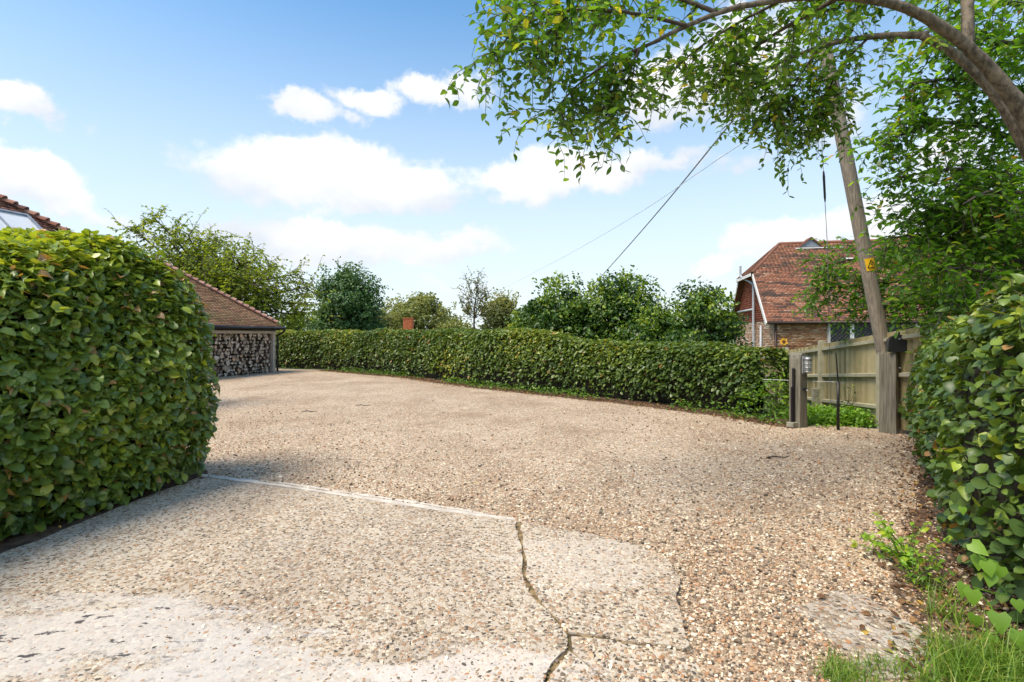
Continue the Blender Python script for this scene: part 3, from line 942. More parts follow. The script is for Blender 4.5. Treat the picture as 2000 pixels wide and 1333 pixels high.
# ------------------------------------------------------------------ buildings
def lay(origin, u, v, n, rows, span, pw, ph, th, mat, name, parent, rng, lap=1.0, tilt=0.0, gap=.003, jit=.006, tint=None, streak=0.0):
    """courses of pieces on a plane; span(row height) gives the u-range; one joined mesh of real pieces"""
    V, T = [], []
    o_, u, v, n = (np.asarray(a, float) for a in (origin, u, v, n))
    for k in range(rows):
        v0 = k * ph
        u0, u1 = span(v0 + ph * .5)
        if u1 - u0 < .03:
            continue
        x = u0 - (pw / 2 if k % 2 else 0) - rng.uniform(0, .3) * pw
        run = 0.5
        while x < u1:
            a, b_ = max(x + gap / 2, u0), min(x + pw - gap / 2, u1)
            x += pw
            if b_ - a < .015:
                continue
            lo = v0 + rng.normal() * jit * .5
            hi = v0 + ph * lap
            z0 = th * (1 + abs(rng.normal()) * .35) + tilt
            zb = tilt * .0
            for (uu, vv, zz) in ((a, lo, zb), (b_, lo, zb), (b_, hi, -.002), (a, hi, -.002), (a, lo, z0), (b_, lo, z0 + rng.normal() * .002), (b_, hi, th if not tilt else .004), (a, hi, th if not tilt else .004)):
                V.append(o_ + u * uu + v * vv + n * zz)
            if rng.uniform() > streak:
                run = rng.beta(1.6, 1.6) if tint is None else tint(rng)
            T += [float(np.clip(run + rng.normal() * .06, 0, 1))] * 8
    V = np.array(V)
    N = len(V) // 8
    base = np.array([(4, 5, 6, 7), (0, 1, 5, 4), (1, 2, 6, 5), (3, 0, 4, 7), (2, 3, 7, 6)])
    Fa = (base[None] + (np.arange(N) * 8)[:, None, None]).reshape(-1, 4)
    return link(name, np_mesh(name, V, Fa, mat, np.array(T)), parent, 'stuff')


def hip_line(parent, p0, p1, mat, rng, size=.30, wid=.13, n=None, first=0.0):
    """bonnet tiles up a hip, each a part"""
    p0, p1 = np.asarray(p0, float), np.asarray(p1, float)
    L = np.linalg.norm(p1 - p0)
    d = (p1 - p0) / L
    n = n or int(L / (size * .72))
    side = unit(np.cross(d, (0, 0, 1)))
    up = np.cross(side, d)
    for k in range(n):
        c = p0 + d * (first + k * size * .72)
        mb = MB()
        V = []
        for (s, wd, hh) in ((-.02, wid * 1.15, .075), (size, wid * .75, .03)):
            for a in np.linspace(0, np.pi, 7):
                V.append(c + d * s + side * math.cos(a) * wd + up * (math.sin(a) * wd * .62 + hh - .05))
        for (s, wd, hh) in ((-.02, wid * .98, .06), (size, wid * .6, .015)):
            for a in np.linspace(0, np.pi, 7):
                V.append(c + d * s + side * math.cos(a) * wd + up * (math.sin(a) * wd * .55 + hh - .05))
        Fs = []
        for j in range(6):
            Fs += [(j, j + 1, 8 + j, 7 + j), (14 + j, 21 + j, 22 + j, 15 + j), (j, 14 + j, 15 + j, j + 1)]
        mb.add(V, Fs, float(rng.uniform(0, 1)))
        mb.build('hip_tile', mat, parent)


def house_axes(angle_vec):
    e1 = unit(np.array((*angle_vec, 0.0)))
    return e1, np.array((-e1[1], e1[0], 0.0))


rb = np.random.default_rng(40)
Z = np.array((0, 0, 1.0))
E1, E2 = house_axes((.258, .966))            # E1 runs along the end wall away from us, E2 runs inward (to the left)

# ---- log shed
c0 = np.array((*gnd(537, 727)[:2], 0.0))     # outer corner of the log wall
PITCH = .80


def hipped(root, corner, zeave, length, mat, tile_w, tile_h, rng, over=.22, depth_back=9.0):
    """roof end plane that rises along E2 from an eave along -E1; hip at the far corner"""
    o_ = corner + E1 * over - E2 * over + Z * zeave
    sl = math.hypot(1, PITCH)
    v = (E2 + Z * PITCH) / sl
    u = -E1
    n = unit(np.cross(v, u))
    if n[2] < 0:
        n = -n
    half = length / 2 + over
    rows = int(half * sl / tile_h)
    span = lambda h_: (h_ / sl, 2 * half - h_ / sl)
    lay(o_, u, v, n, rows, span, tile_w, tile_h, .014, mat, 'roof_tiles', root, rng, lap=1.25, tilt=.016, jit=.012, streak=.5)
    apex = o_ - E1 * half + E2 * half + Z * PITCH * half
    # plain boards under the tiles: end plane and the two long planes
    mb = MB()
    s = -n * .03
    L2 = depth_back
    pA, pB = o_ + s, o_ - E1 * 2 * half + s
    pC = apex + s
    pD = pC + E2 * L2
    mb.add([pA, pB, pC], [(0, 1, 2)])
    mb.add([pA, pC, pD, pA + E2 * (half + L2)], [(0, 1, 2, 3)])
    mb.add([pB, pC, pD, pB + E2 * (half + L2)], [(0, 1, 2, 3)])
    mb.build('roof_deck', mat, root)
    return o_, apex, v, n


shed = empty('log_shed', c0, 'low tiled shed with an open log store and black gutter', 'shed')
LEN = 5.4
ZE = 1.83
o_, apex, vS, nS = hipped(shed, c0, ZE, LEN, M['tile_old'], .165, .10, rb)
hip_line(shed, o_ + Z * .02, apex, M['bonnet'], rb, .34, .15, first=.30)
DIR3 = [E1, E2, Z]
mb = MB()
mb.box(c0 - E1 * LEN / 2 + E2 * 4.0 + Z * .85, (LEN / 2, 3.2, .9), DIR3)
mb.build('wall', M['dark_board'], shed)
for kk in (0.06, LEN - .06):
    mb = MB(); mb.box(c0 - E1 * kk + E2 * .05 + Z * .82, (.065, .065, .84), DIR3); mb.build('post', M['pale_wood'], shed, bevel=.008)
mb = MB(); mb.box(c0 - E1 * LEN / 2 + E2 * .03 + Z * 1.615, (LEN / 2 + .05, .04, .055), DIR3); mb.build('lintel', M['pale_wood'], shed)
mb = MB(); mb.box(c0 - E1 * LEN / 2 + E2 * -.09 + Z * 1.745, (LEN / 2 + .18, .015, .06), DIR3); mb.build('fascia', M['dark_board'], shed)
mb = MB(); mb.tube([o_ + E1 * .05 - E2 * .05 - Z * .05, o_ - E1 * (LEN + .5) - E2 * .05 - Z * .05], .06, 10); mb.build('gutter', M['black'], shed, smooth=True)
mb = MB()
q = c0 + E1 * .12 - E2 * .0
mb.tube(smooth_path([o_ + E1 * .0 - E2 * .05 - Z * .08, o_ + E1 * .0 - E2 * .05 - Z * .2, q - E2 * .02 + Z * 1.5, q - E2 * .02 + Z * 1.36, q - E2 * .02 + Z * .03], 2), .042, 8)
mb.build('downpipe', M['black'], shed, smooth=True)
mb = MB(); mb.box(c0 - E1 * .0 + E2 * 3.6 + Z * .9, (.03, 3.6, .9), DIR3); mb.build('side_wall', M['pale_wood'], shed)

# ---- stacked logs
log_meshes = []
for k in range(10):
    r_ = np.random.default_rng(60 + k)
    kind_ = (0, 1, 2, 2, 1, 2, 0, 2, 1, 2)[k]
    nn_ = 9
    if kind_ == 0:
        a = np.linspace(0, 2 * np.pi, nn_, endpoint=False)
        rad = 1 + r_.normal(size=nn_) * .07
        ring = np.column_stack([np.cos(a) * rad, np.sin(a) * rad])
    elif kind_ == 1:
        a = np.linspace(-.15, np.pi + .15, 7)
        ring = np.column_stack([np.cos(a), np.sin(a) * 1.2 - .5]) * (1 + r_.normal(size=(7, 1)) * .06)
    else:
        a = np.linspace(0, np.pi / 2 * 1.15, 5)
        ring = np.vstack([np.column_stack([np.cos(a), np.sin(a)]) * 1.55 - .62, [(-.68, -.62)]]) * (1 + r_.normal(size=(6, 1)) * .06)
    m_ = len(ring)
    V = [(p[0], p[1], 0) for p in ring] + [(p[0] * .97, p[1] * .97, 1) for p in ring] + [(0, 0, .0)]
    Fs = [(i, (i + 1) % m_, (i + 1) % m_ + m_, i + m_) for i in range(m_)] + [((i + 1) % m_, i, 2 * m_) for i in range(m_)]
    me = bpy.data.meshes.new('log')
    me.from_pydata(V, [], Fs)
    me.materials.append(M['log_bark'])
    me.materials.append(M['log_end'])
    for i, p in enumerate(me.polygons):
        p.material_index = 0 if i < m_ else 1
    log_meshes.append(me)
yrow = 0.07
ORD = ['', 'first', 'second', 'third', 'fourth', 'fifth', 'sixth', 'seventh', 'eighth', 'ninth', 'tenth', 'eleventh', 'twelfth', 'thirteenth', 'fourteenth', 'fifteenth', 'sixteenth', 'seventeenth', 'eighteenth', 'nineteenth']
ordinal = lambda i: ORD[i] if i < 20 else ('twentieth' if i == 20 else 'twenty-' + ORD[i - 20] if i < 30 else 'thirtieth' if i == 30 else 'thirty-' + ORD[i - 30])
row = 0
while yrow < 1.5:
    row += 1
    k = 0
    s = .16 + rb.uniform(0, .08)
    while s < 3.25:
        k += 1
        rad = float(np.clip(rb.lognormal(-2.77, .30), .034, .115))
        o = bpy.data.objects.new('log', log_meshes[int(rb.integers(0, 10))])
        COL.objects.link(o)
        c = c0 - E1 * (s + rad) + E2 * (.12 + rb.uniform(-.09, .09)) + Z * (yrow + rb.normal() * .012 + .005)
        a = rb.uniform(0, 6.28)
        xx = (E1 * math.cos(a) + Z * math.sin(a)) * rad
        yy = (-E1 * math.sin(a) + Z * math.cos(a)) * rad
        zz = E2 * .45
        o.matrix_world = Matrix([[xx[i], yy[i], zz[i], c[i]] for i in range(3)] + [[0, 0, 0, 1]])
        tag(o, 'firewood log, %s from the corner post in the %s row from the ground' % (ordinal(k), ordinal(row)), 'log', 'stacked firewood logs')
        s += rad * 1.98
    yrow += .128

# ---- near tiled roof behind the clipped hedge
H1 = empty('tiled_house', (-7.24, 10.7, -.06), 'brown tiled roof with a dark framed rooflight rising behind the clipped hedge', 'house')
h0 = np.array((-7.35, 10.66, 0.0))
o1, apex1, v1_, n1_ = hipped(H1, h0, 2.45, 8.0, M['tile_dark'], .165, .10, rb, depth_back=6)
hip_line(H1, o1 + Z * .02, apex1, M['tile_dark'], rb, .24, .12)
mb = MB(); mb.box(h0 - E1 * 4.0 + E2 * 5 + Z * 1.2, (4.0, 5.0, 1.27), DIR3); mb.build('wall', M['brick'], H1)


def on_plane(px, py, o_, n_):
    d_ = at(px, py, 1.0) - np.array((0, 0, EYE))
    t_ = np.dot(o_ - np.array((0, 0, EYE)), n_) / np.dot(d_, n_)
    return np.array((0, 0, EYE)) + d_ * t_


wa = on_plane(48, 428, o1, n1_)
wu, wv = -E1, v1_
win = empty('rooflight', (0, 0, 0))
win.parent = H1
win.matrix_parent_inverse = Matrix.Translation(-Vector(H1.location))
WW, WH = 1.25, 1.15
for (a0, a1, b0, b1) in ((-.04, WW + .04, -.0, .05), (-.04, WW + .04, -WH - .05, -WH), (-.05, .0, -WH, .0), (WW, WW + .05, -WH, .0), (WW * .40, WW * .40 + .025, -WH, .0)):
    mb = MB()
    mb.box(wa + wu * (a0 + a1) / 2 + wv * (b0 + b1) / 2 + n1_ * .045, ((a1 - a0) / 2, (b1 - b0) / 2, .045), [wu, wv, n1_])
    o = mb.build('frame', M['lead'], None)
    o.parent = win
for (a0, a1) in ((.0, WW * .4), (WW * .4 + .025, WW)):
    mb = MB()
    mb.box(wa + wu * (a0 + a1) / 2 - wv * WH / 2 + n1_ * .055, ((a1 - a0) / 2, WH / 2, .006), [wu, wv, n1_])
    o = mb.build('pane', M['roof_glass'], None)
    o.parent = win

# ---- cottage on the right with half-hipped roof
GC = np.array((11.25, 22.0, 0.0))            # near corner
gd = unit(np.array((1.4, 6.9, 0.0)))         # along the gable, away
fd = np.array((gd[1], -gd[0], 0.0))          # along the front, to the right
zE, zR, HW = 2.16, 5.86, 3.52
zB = -1.25
FL = 13.0
cot = empty('brick_cottage', (GC[0], GC[1], zB), 'red tiled brick cottage with half hipped gable and grey pipe beyond the fence', 'house')
mb = MB(); mb.box(GC + fd * FL / 2 + gd * HW + Z * (zB + zE) / 2, (FL / 2 - .02, HW - .02, (zE - zB) / 2), [fd, gd, Z])
gm = GC + gd * HW
mb.prism([GC + gd * .02 + fd * .02 + Z * zE, GC + gd * (2 * HW - .02) + fd * .02 + Z * zE, gm + gd * 1.4 + fd * .02 + Z * (zE + 2.27), gm - gd * 1.4 + fd * .02 + Z * (zE + 2.27)], fd * .5)
mb.build('wall', M['mortar'], cot)
lay(GC + Z * zB, fd, Z, -gd, int((zE - zB) / .075), lambda h_: (0, 2.05) if h_ > 1.85 else (0, 9.0), .235, .075, .012, M['brick'], 'bricks', cot, rb, lap=.86, gap=.012)
lay(GC + Z * zB, gd, Z, -fd, int((zE - zB) / .075), lambda h_: (0, 2 * HW), .235, .075, .012, M['brick_pale'], 'bricks', cot, rb, lap=.86, gap=.012)
slope = (zR - zE) / HW
lay(GC + Z * (zE + .0), gd, Z, -fd, 22, lambda h_: (h_ / slope + .05, 2 * HW - h_ / slope - .05), .17, .105, .014, M['tile_hung'], 'hung_tiles', cot, rb, lap=1.2, tilt=.02)
OV = .32
sl = math.hypot(1, slope)
vF = (gd + Z * slope) / sl
nF = unit(np.cross(fd, vF))
eo = GC - gd * .18 - fd * OV + Z * (zE - .18 * slope + .12)
HIPT = .60
hipv = HIPT * HW * sl + .2


def span_front(h_):
    k_ = max(0.0, (h_ - hipv) / (HW * sl - hipv + .25))
    return (k_ * 1.55, FL + OV)


lay(eo, fd, vF, nF, int((HW + .2) * sl / .10), span_front, .165, .10, .015, M['tile_red'], 'roof_tiles', cot, rb, lap=1.25, tilt=.018, jit=.014, tint=lambda r_: r_.beta(1.3, 1.2), streak=.55)
# deck and far planes
rz = zR + .10
ridge0 = gm + fd * (1.55 - OV) + Z * rz
ridge1 = gm + fd * (FL + OV) + Z * rz
hn = eo + vF * hipv - nF * .02
hf = hn + gd * (2 * (HW + .18) - 2 * hipv / sl)
ef = eo + gd * 2 * (HW + .18)
mb = MB()
dn = Z * -.03
mb.add([eo + dn, eo + fd * (FL + 2 * OV) + dn, ridge1 + dn, ridge0 + dn, hn + dn], [(0, 1, 2, 3, 4)])
mb.add([ef + dn, ef + fd * (FL + 2 * OV) + dn, ridge1 + dn, ridge0 + dn, hf + dn], [(0, 1, 2, 3, 4)])
mb.add([hn + dn - fd * .1, hf + dn - fd * .1, ridge0 + dn], [(0, 1, 2)])
mb.build('roof_deck', M['tile_dark'], cot)
# half hip tiles
ah = unit(hf - hn)
up_h = unit((ridge0 - (hn + hf) / 2))
nh = unit(np.cross(up_h, ah))
if nh[2] < 0:
    nh = -nh
Lh, Hh = np.linalg.norm(hf - hn), np.linalg.norm(ridge0 - (hn + hf) / 2)
lay(hn - fd * .1 + Z * .0, ah, up_h, nh, int(Hh / .10), lambda h_: (Lh / 2 * h_ / Hh, Lh - Lh / 2 * h_ / Hh), .165, .10, .014, M['tile_dark'], 'hip_roof_tiles', cot, rb, lap=1.2, tilt=.016)
for (a, b_) in ((hn, ridge0), (hf, ridge0)):
    mb = MB(); mb.tube([a + Z * .03, b_ + Z * .03], .07, 6); mb.build('hip_capping', M['tile_dark'], cot, smooth=True)
mb = MB(); mb.tube([ridge0 + Z * .03, ridge1 + Z * .03], .09, 6); mb.build('ridge_capping', M['tile_dark'], cot, smooth=True)
# barge boards and hip eave board
for (a, b_) in ((eo, hn), (ef, hf)):
    mb = MB()
    mid = (a + b_) / 2
    ax = unit(b_ - a)
    mb.box(mid - Z * .13 - fd * .03, (np.linalg.norm(b_ - a) / 2, .018, .09), [ax, fd, np.cross(ax, fd)])
    mb.build('barge_board', M['white'], cot)
mb = MB(); mb.box((hn + hf) / 2 - Z * .10 - fd * .12, (Lh / 2 + .05, .02, .07), [ah, fd, Z]); mb.build('eave_board', M['white'], cot)
mb = MB(); mb.tube([eo - gd * .06 - Z * .06, eo + fd * (FL + OV) - gd * .06 - Z * .06], .06, 8); mb.build('gutter', M['brown_pipe'], cot, smooth=True)
pp = GC + fd * .05 - gd * .06
mb = MB(); mb.tube([pp + Z * (zE - .1), pp + Z * zB], .045, 8); mb.build('downpipe', M['brown_pipe'], cot, smooth=True)
# gablet on the ridge
gb = gm + fd * 2.55 + Z * (rz - .05)
mb = MB()
gp = [gb - fd * .45 - gd * .28 - Z * .16, gb + fd * .45 - gd * .28 - Z * .16, gb - gd * .28 + Z * .24]
mb.prism(gp, gd * .6)
g_ = mb.build('gablet', M['lead'], cot)
for s in (-1, 1):
    mb = MB()
    a, b_ = gb + fd * .56 * s - gd * .05 - Z * .20, gb - gd * .05 + Z * .27
    ax = unit(b_ - a)
    mb.box((a + b_) / 2 + Z * .02, (np.linalg.norm(b_ - a) / 2, .32, .03), [ax, gd, np.cross(ax, gd)])
    mb.build('gablet_roof', M['tile_dark'], cot)
mb = MB(); mb.box(gb - gd * .36 - Z * .22 + fd * .35, (1.05, .02, .025), [fd, gd, Z]); mb.build('gablet_flashing', M['white'], cot)
fs = eo + fd * 4.3 + vF * (4.05) + nF * .05
mb = MB(); mb.box(fs, (.35, .03, .01), [fd, vF, nF]); mb.build('roof_flashing', M['white'], cot)
# grey soil pipe on the gable
gp0 = GC + gd * 2.75 - fd * .14
mb = MB()
mb.tube(smooth_path([gp0 + Z * zB, gp0 + Z * 3.75, gp0 + gd * .0 + Z * 4.0, gp0 + gd * 1.1 - fd * .32 + Z * 4.42, gp0 + gd * 1.15 - fd * .34 + Z * 4.6, gp0 + gd * 1.15 - fd * .34 + Z * 5.0], 2), .06, 8)
mb.build('soil_pipe', M['grey_pipe'], cot, smooth=True)
mb = MB(); mb.tube([gp0 + Z * 2.75, gp0 + gd * 3.2 + Z * 2.75], .055, 8); mb.build('branch_pipe', M['grey_pipe'], cot, smooth=True)
gp1 = GC + gd * 1.55 - fd * .12
mb = MB(); mb.tube([gp1 + Z * zB, gp1 + Z * 1.95], .05, 8); mb.build('waste_pipe', M['grey_pipe'], cot, smooth=True)
# leaded windows under the eave
for (u0, u1) in ((2.10, 3.0), (3.0, 4.2), (4.2, 5.4), (5.4, 6.6)):
    fr = empty('window', (0, 0, 0)); fr.parent = cot; fr.matrix_parent_inverse = Matrix.Translation(-Vector(cot.location))
    z0_, z1_ = .55, zE - .12
    for (a0, a1, b0, b1) in ((u0, u0 + .07, z0_, z1_), (u1 - .07, u1, z0_, z1_), (u0 + .07, u1 - .07, z0_, z0_ + .07), (u0 + .07, u1 - .07, z1_ - .06, z1_)):
        mb = MB(); mb.box(GC + fd * (a0 + a1) / 2 + Z * (b0 + b1) / 2 - gd * .03, ((a1 - a0) / 2, .05, (b1 - b0) / 2), [fd, gd, Z]); mb.build('frame', M['white'], None).parent = fr
    mb = MB(); mb.box(GC + fd * (u0 + u1) / 2 + Z * (z0_ + z1_) / 2 + gd * -.02, ((u1 - u0) / 2 - .07, .008, (z1_ - z0_) / 2 - .06), [fd, gd, Z]); mb.build('pane', M['glass'], None).parent = fr
    mb = MB()
    aw, ah_ = u1 - u0 - .14, z1_ - z0_ - .14
    for kk in np.arange(-ah_, aw, .16):
        for sgn in (1, -1):
            x0_ = max(0.0, kk); x1_ = min(aw, kk + ah_)
            if x1_ - x0_ < .05:
                continue
            y0_, y1_ = x0_ - kk, x1_ - kk
            if sgn < 0:
                y0_, y1_ = ah_ - y0_, ah_ - y1_
            P0 = GC + fd * (u0 + .07 + x0_) + Z * (z0_ + .07 + y0_) - gd * .032
            P1 = GC + fd * (u0 + .07 + x1_) + Z * (z0_ + .07 + y1_) - gd * .032
            mb.tube([P0, P1], .009, 4)
    mb.build('lead_lattice', M['dark_lead'], None).parent = fr

# ---- far house with an orange chimney just above the hedge
fh = empty('far_house', (-9.3, 46, -1.6), 'distant house whose orange brick chimney stands above the long hedge', 'house')
mb = MB(); mb.box((-9.3, 46, -.6), (3.6, 2.6, 1.0)); mb.build('wall', M['brick'], fh)
mb = MB(); mb.prism([(-13.1, 43.2, .35), (-13.1, 48.8, .35), (-13.1, 46, 1.85)], (7.6, 0, 0)); mb.build('roof', M['tile_dark'], fh)
chm = lay(np.array((-9.72, 45.68, 1.5)), (1, 0, 0), (0, 0, 1), (0, -1, 0), 20, lambda h_: (0, .84), .225, .075, .012, M['brick_orange'], 'chimney', fh, rb, lap=.9, gap=.01)
mb = MB(); mb.box((-9.3, 46.0, 2.25), (.41, .31, .74)); mb.build('chimney_core', M['brick_orange'], fh)
mb = MB(); mb.box((-9.3, 46.0, 3.02), (.46, .36, .035)); mb.build('chimney_cap', M['brick_orange'], fh)

# ------------------------------------------------------------------ fence, posts, pole
rf = np.random.default_rng(70)
FV = np.array((.234, 1.0, -.083))
F0 = np.array((6.12, 8.5, 0.0))
fz = lambda d: 1.52 - .083 * (d - 8.5)


def fpt(d, h):
    """point on the fence line d metres ahead, h below its top"""
    return np.array((6.12 + .234 * (d - 8.5), d, fz(d) - h))


fa = unit(FV)
fl = unit(np.array((.234, 1.0, 0)))
fn = np.array((-fl[1], fl[0], 0.0))            # towards the drive
fence = empty('board_fence', (6.1, 8.5, 0), 'weathered vertical board fence with three rails behind the gate posts', 'fence')
d = 5.9
base_board = None
while d < 16.2:
    mb = MB()
    wd = .118
    p0 = fpt(d, 0)
    h = 1.52
    c = p0 - Z * h / 2
    th0 = .006 + .002 * rf.uniform()
    hj = h + rf.normal() * .006
    oo = fn * rf.uniform(0, .004)
    mb.prism([p0 + oo - fn * .012, p0 + oo + fn * .003, p0 + oo + fa * wd + fn * .016, p0 + oo + fa * wd - fn * .002], -Z * hj, rf.uniform(0, 1))
    mb.build('board', M['board'], fence)
    d += .112
for hh in (.125, .69, 1.22):
    for (da, db) in ((5.9, 8.35), (8.35, 10.98), (10.98, 13.5), (13.5, 16.2)):
        mb = MB()
        a, b_ = fpt(da + .05, hh), fpt(db - .05, hh)
        mid = (a + b_) / 2 + fn * .045
        mb.prism([a + fn * .012 + Z * .045, a + fn * .075 + Z * .03, a + fn * .075 - Z * .02, a + fn * .012 - Z * .045], b_ - a, rf.uniform(0, 1))
        mb.build('rail', M['fence_post'], fence)
for da in (5.88, 8.35, 10.98, 13.5, 16.2):
    p0 = fpt(da, -.04)
    mb = MB(); mb.box(p0 - Z * .8 + fn * .06, (.05, .055, .82), [fl, fn, Z], rf.uniform()); mb.build('post', M['fence_post'], fence, bevel=.006)
    if 10 < da < 14:
        mb = MB(); mb.box(p0 - Z * 1.34 + fn * .175, (.055, .06, .34), [fl, fn, Z])
        mb.build('concrete_spur', M['spur'], fence, bevel=.01)


def post(name, px, pyb, top_py, wpx, rot, label, pointed):
    b0 = gnd(px, pyb)
    d = b0[1]
    h = EYE - (top_py - 655) / 1000 * d
    hw = wpx / 1000 * d / 2 * .70
    ax = [np.array((math.cos(rot), math.sin(rot), 0)), np.array((-math.sin(rot), math.cos(rot), 0)), Z]
    e = empty(name, (b0[0], b0[1], 0), label, 'post')
    mb = MB()
    c = np.array((b0[0], b0[1], h / 2 - .03))
    if pointed:
        V = []
        for zz, k in ((-.06, 1.0), (.3, .985), (h - .10, .97), (h - .03, .80), (h, .35)):
            for sx, sy in ((-1, -1), (1, -1), (1, 1), (-1, 1)):
                V.append(np.array((b0[0], b0[1], zz)) + ax[0] * hw * k * sx + ax[1] * hw * (k if zz < h - .05 else .97) * sy)
        Fs = []
        for i in range(4):
            for j in range(4):
                Fs.append((i * 4 + j, i * 4 + (j + 1) % 4, i * 4 + 4 + (j + 1) % 4, i * 4 + 4 + j))
        Fs += [(3, 2, 1, 0), (16, 17, 18, 19)]
        mb.add(V, Fs)
    else:
        V = []
        for zz, k in ((-.06, 1.02), (.4, 1.0), (.9, .985), (h - .015, .975)):
            for q, (sx, sy) in enumerate(((-1, -1), (1, -1), (1, 1), (-1, 1))):
                V.append(np.array((b0[0], b0[1], zz)) + ax[0] * hw * k * sx + ax[1] * hw * k * sy + Z * (.015 * math.sin(q * 2.1) if zz > h - .05 else 0))
        Fs = []
        for i in range(3):
            for j in range(4):
                Fs.append((i * 4 + j, i * 4 + (j + 1) % 4, i * 4 + 4 + (j + 1) % 4, i * 4 + 4 + j))
        Fs += [(3, 2, 1, 0), (12, 13, 14, 15)]
        mb.add(V, Fs)
    mb.build('shaft', M['oak'], e, bevel=.008)
    return e, b0, h, hw, ax


# left gate post with bulkhead lantern and latch
pl, bL, hL, wL, axL = post('gate_post', 1559, 834, 690, 33, R(28), 'weathered pointed oak gate post carrying the wall lantern', True)
face = -axL[1]
fc = np.array((bL[0], bL[1], 0)) + face * wL
mb = MB(); mb.box(fc + face * .02 + axL[0] * .00 + Z * 0.62, (.03, .035, .015), [axL[0], face, Z]); mb.build('latch', M['black'], pl, bevel=.004)
mb = MB(); mb.tube([fc + face * .05 + axL[0] * .01 + Z * .62, fc + face * .05 + axL[0] * .01 + Z * .60], .028, 10); mb.build('latch_ring', M['steel'], pl, smooth=True)
hg = np.array((bL[0], bL[1], 0)) - axL[0] * (wL + .025)
mb = MB(); mb.box(hg + Z * .52, (.014, .02, .44), axL); mb.build('hinge_bar', M['black'], pl, bevel=.004)
mb = MB(); mb.box(hg - axL[0] * .05 + Z * .36, (.01, .014, .30), axL); mb.build('hinge_strap', M['black'], pl, bevel=.003)
mb = MB(); mb.box(hg - axL[0] * .03 + Z * .05, (.07, .06, .04), axL); mb.build('foot_block', M['spur'], pl, bevel=.01)

lan = empty('wall_lantern', tuple(fc + face * .06 + axL[0] * .0 + Z * 1.02), 'small bulkhead lantern with ribbed glass on the pointed gate post', 'lantern')
lc = fc + face * .065 + Z * .0
mb = MB(); mb.box(fc + face * .012 + Z * 1.02, (.062, .012, .14), [axL[0], face, Z]); mb.build('back_plate', M['steel'], lan, bevel=.004)
m, t, b, out = new_mat('frosted_glass'); b.inputs['Base Color'].default_value = (.62, .64, .60, 1); b.inputs['Roughness'].default_value = .25; b.inputs['Transmission Weight'].default_value = .4
M['frost'] = m
mb = MB(); mb.tube([lc + Z * .915, lc + Z * .94, lc + Z * 1.08, lc + Z * 1.10], [.03, .048, .052, .05], 12); mb.build('glass', M['frost'], lan, smooth=True)
mb = MB(); mb.tube([lc + Z * 1.10, lc + Z * 1.125, lc + Z * 1.15], [.062, .064, .03], 12); mb.build('cap', M['steel'], lan, smooth=True)
for zz in (.905, .97, 1.03):
    mb = MB(); mb.tube([lc + Z * zz, lc + Z * (zz + .014)], .0575, 12); mb.build('guard_ring', M['steel'], lan, smooth=True)
for k in range(6):
    a = k / 6 * 6.283
    q = lc + np.array((math.cos(a), math.sin(a), 0)) * .056
    mb = MB(); mb.tube([q + Z * .90, q + Z * 1.11], .005, 5); mb.build('guard_bar', M['steel'], lan)

# right gate post with mailbox
pr, bR, hR, wR, axR = post('gate_post', 1738, 845, 688, 40, R(38), 'thick square weathered post under the black mailbox', False)
faceR = -axR[1]
fcR = np.array((bR[0], bR[1], 0)) + faceR * wR
mb = MB(); mb.tube([fcR + Z * 1.0, fcR + faceR * .03 + Z * 1.0], .018, 10); mb.build('bell_knob', M['steel'], pr, smooth=True)
mail = empty('mailbox', (bR[0] + .09, bR[1], hR), 'black arched mailbox on top of the thick square post', 'mailbox')
mc = np.array((bR[0] + .10, bR[1] - .02, hR + .004))
md = unit(np.array((-.58, -1.0, 0)))
ms = np.array((-md[1], md[0], 0))
prof = [(-.125, 0), (.125, 0)] + [(.125 * math.cos(a), .13 + .125 * math.sin(a)) for a in np.linspace(0, np.pi, 13)]
mb = MB(); mb.prism([mc - md * .2 + ms * x + Z * z_ for x, z_ in prof], md * .38); mb.build('body', M['black'], mail, smooth=False)
mb = MB(); mb.prism([mc + md * .18 + ms * x * 1.07 + Z * (z_ * 1.04) for x, z_ in prof], md * .018); dr = mb.build('door', M['black'], mail)
mb = MB(); mb.tube([mc + md * .199 + Z * .20, mc + md * .225 + Z * .20], .012, 8); mb.build('knob', M['steel'], mail)
mb = MB(); mb.box(mc + md * .19 + Z * .285, (.012, .012, .02), [ms, md, Z]); mb.build('catch', M['black'], mail)
mb = MB(); mb.box(mc + ms * .142 + Z * .15, (.004, .015, .06), [ms, md, Z]); mb.build('flag', M['black'], mail)

# wire and black stakes in the gateway
s1 = gnd(1637, 840)
wf = empty('wire_fence', tuple(s1), 'thin wire strained to a slim black metal stake between the gate posts', 'fence')
zt = lambda py, d_: EYE - (py - 655) / 1000 * d_
mb = MB(); mb.tube([s1, np.array((s1[0], s1[1], zt(746, s1[1])))], .022, 8); mb.build('stake', M['black'], wf, smooth=True)
mb = MB(); mb.tube([np.array((s1[0], s1[1], zt(747, s1[1]))), np.array((s1[0] - .035, s1[1], zt(690, s1[1])))], [.011, .009], 6); mb.build('rod', M['black'], wf)
mb = MB(); mb.tube([np.array((s1[0] - .95, s1[1] + .5, zt(748, s1[1]) + .01)), np.array((s1[0] + .02, s1[1], zt(747, s1[1])))], .0028, 5); mb.build('wire', M['steel'], wf)
mb = MB(); mb.tube([np.array((s1[0] - .01, s1[1], zt(747, s1[1]))), np.array((s1[0] + .09, s1[1], zt(749, s1[1])))], .012, 6); mb.build('strainer', M['steel'], wf)

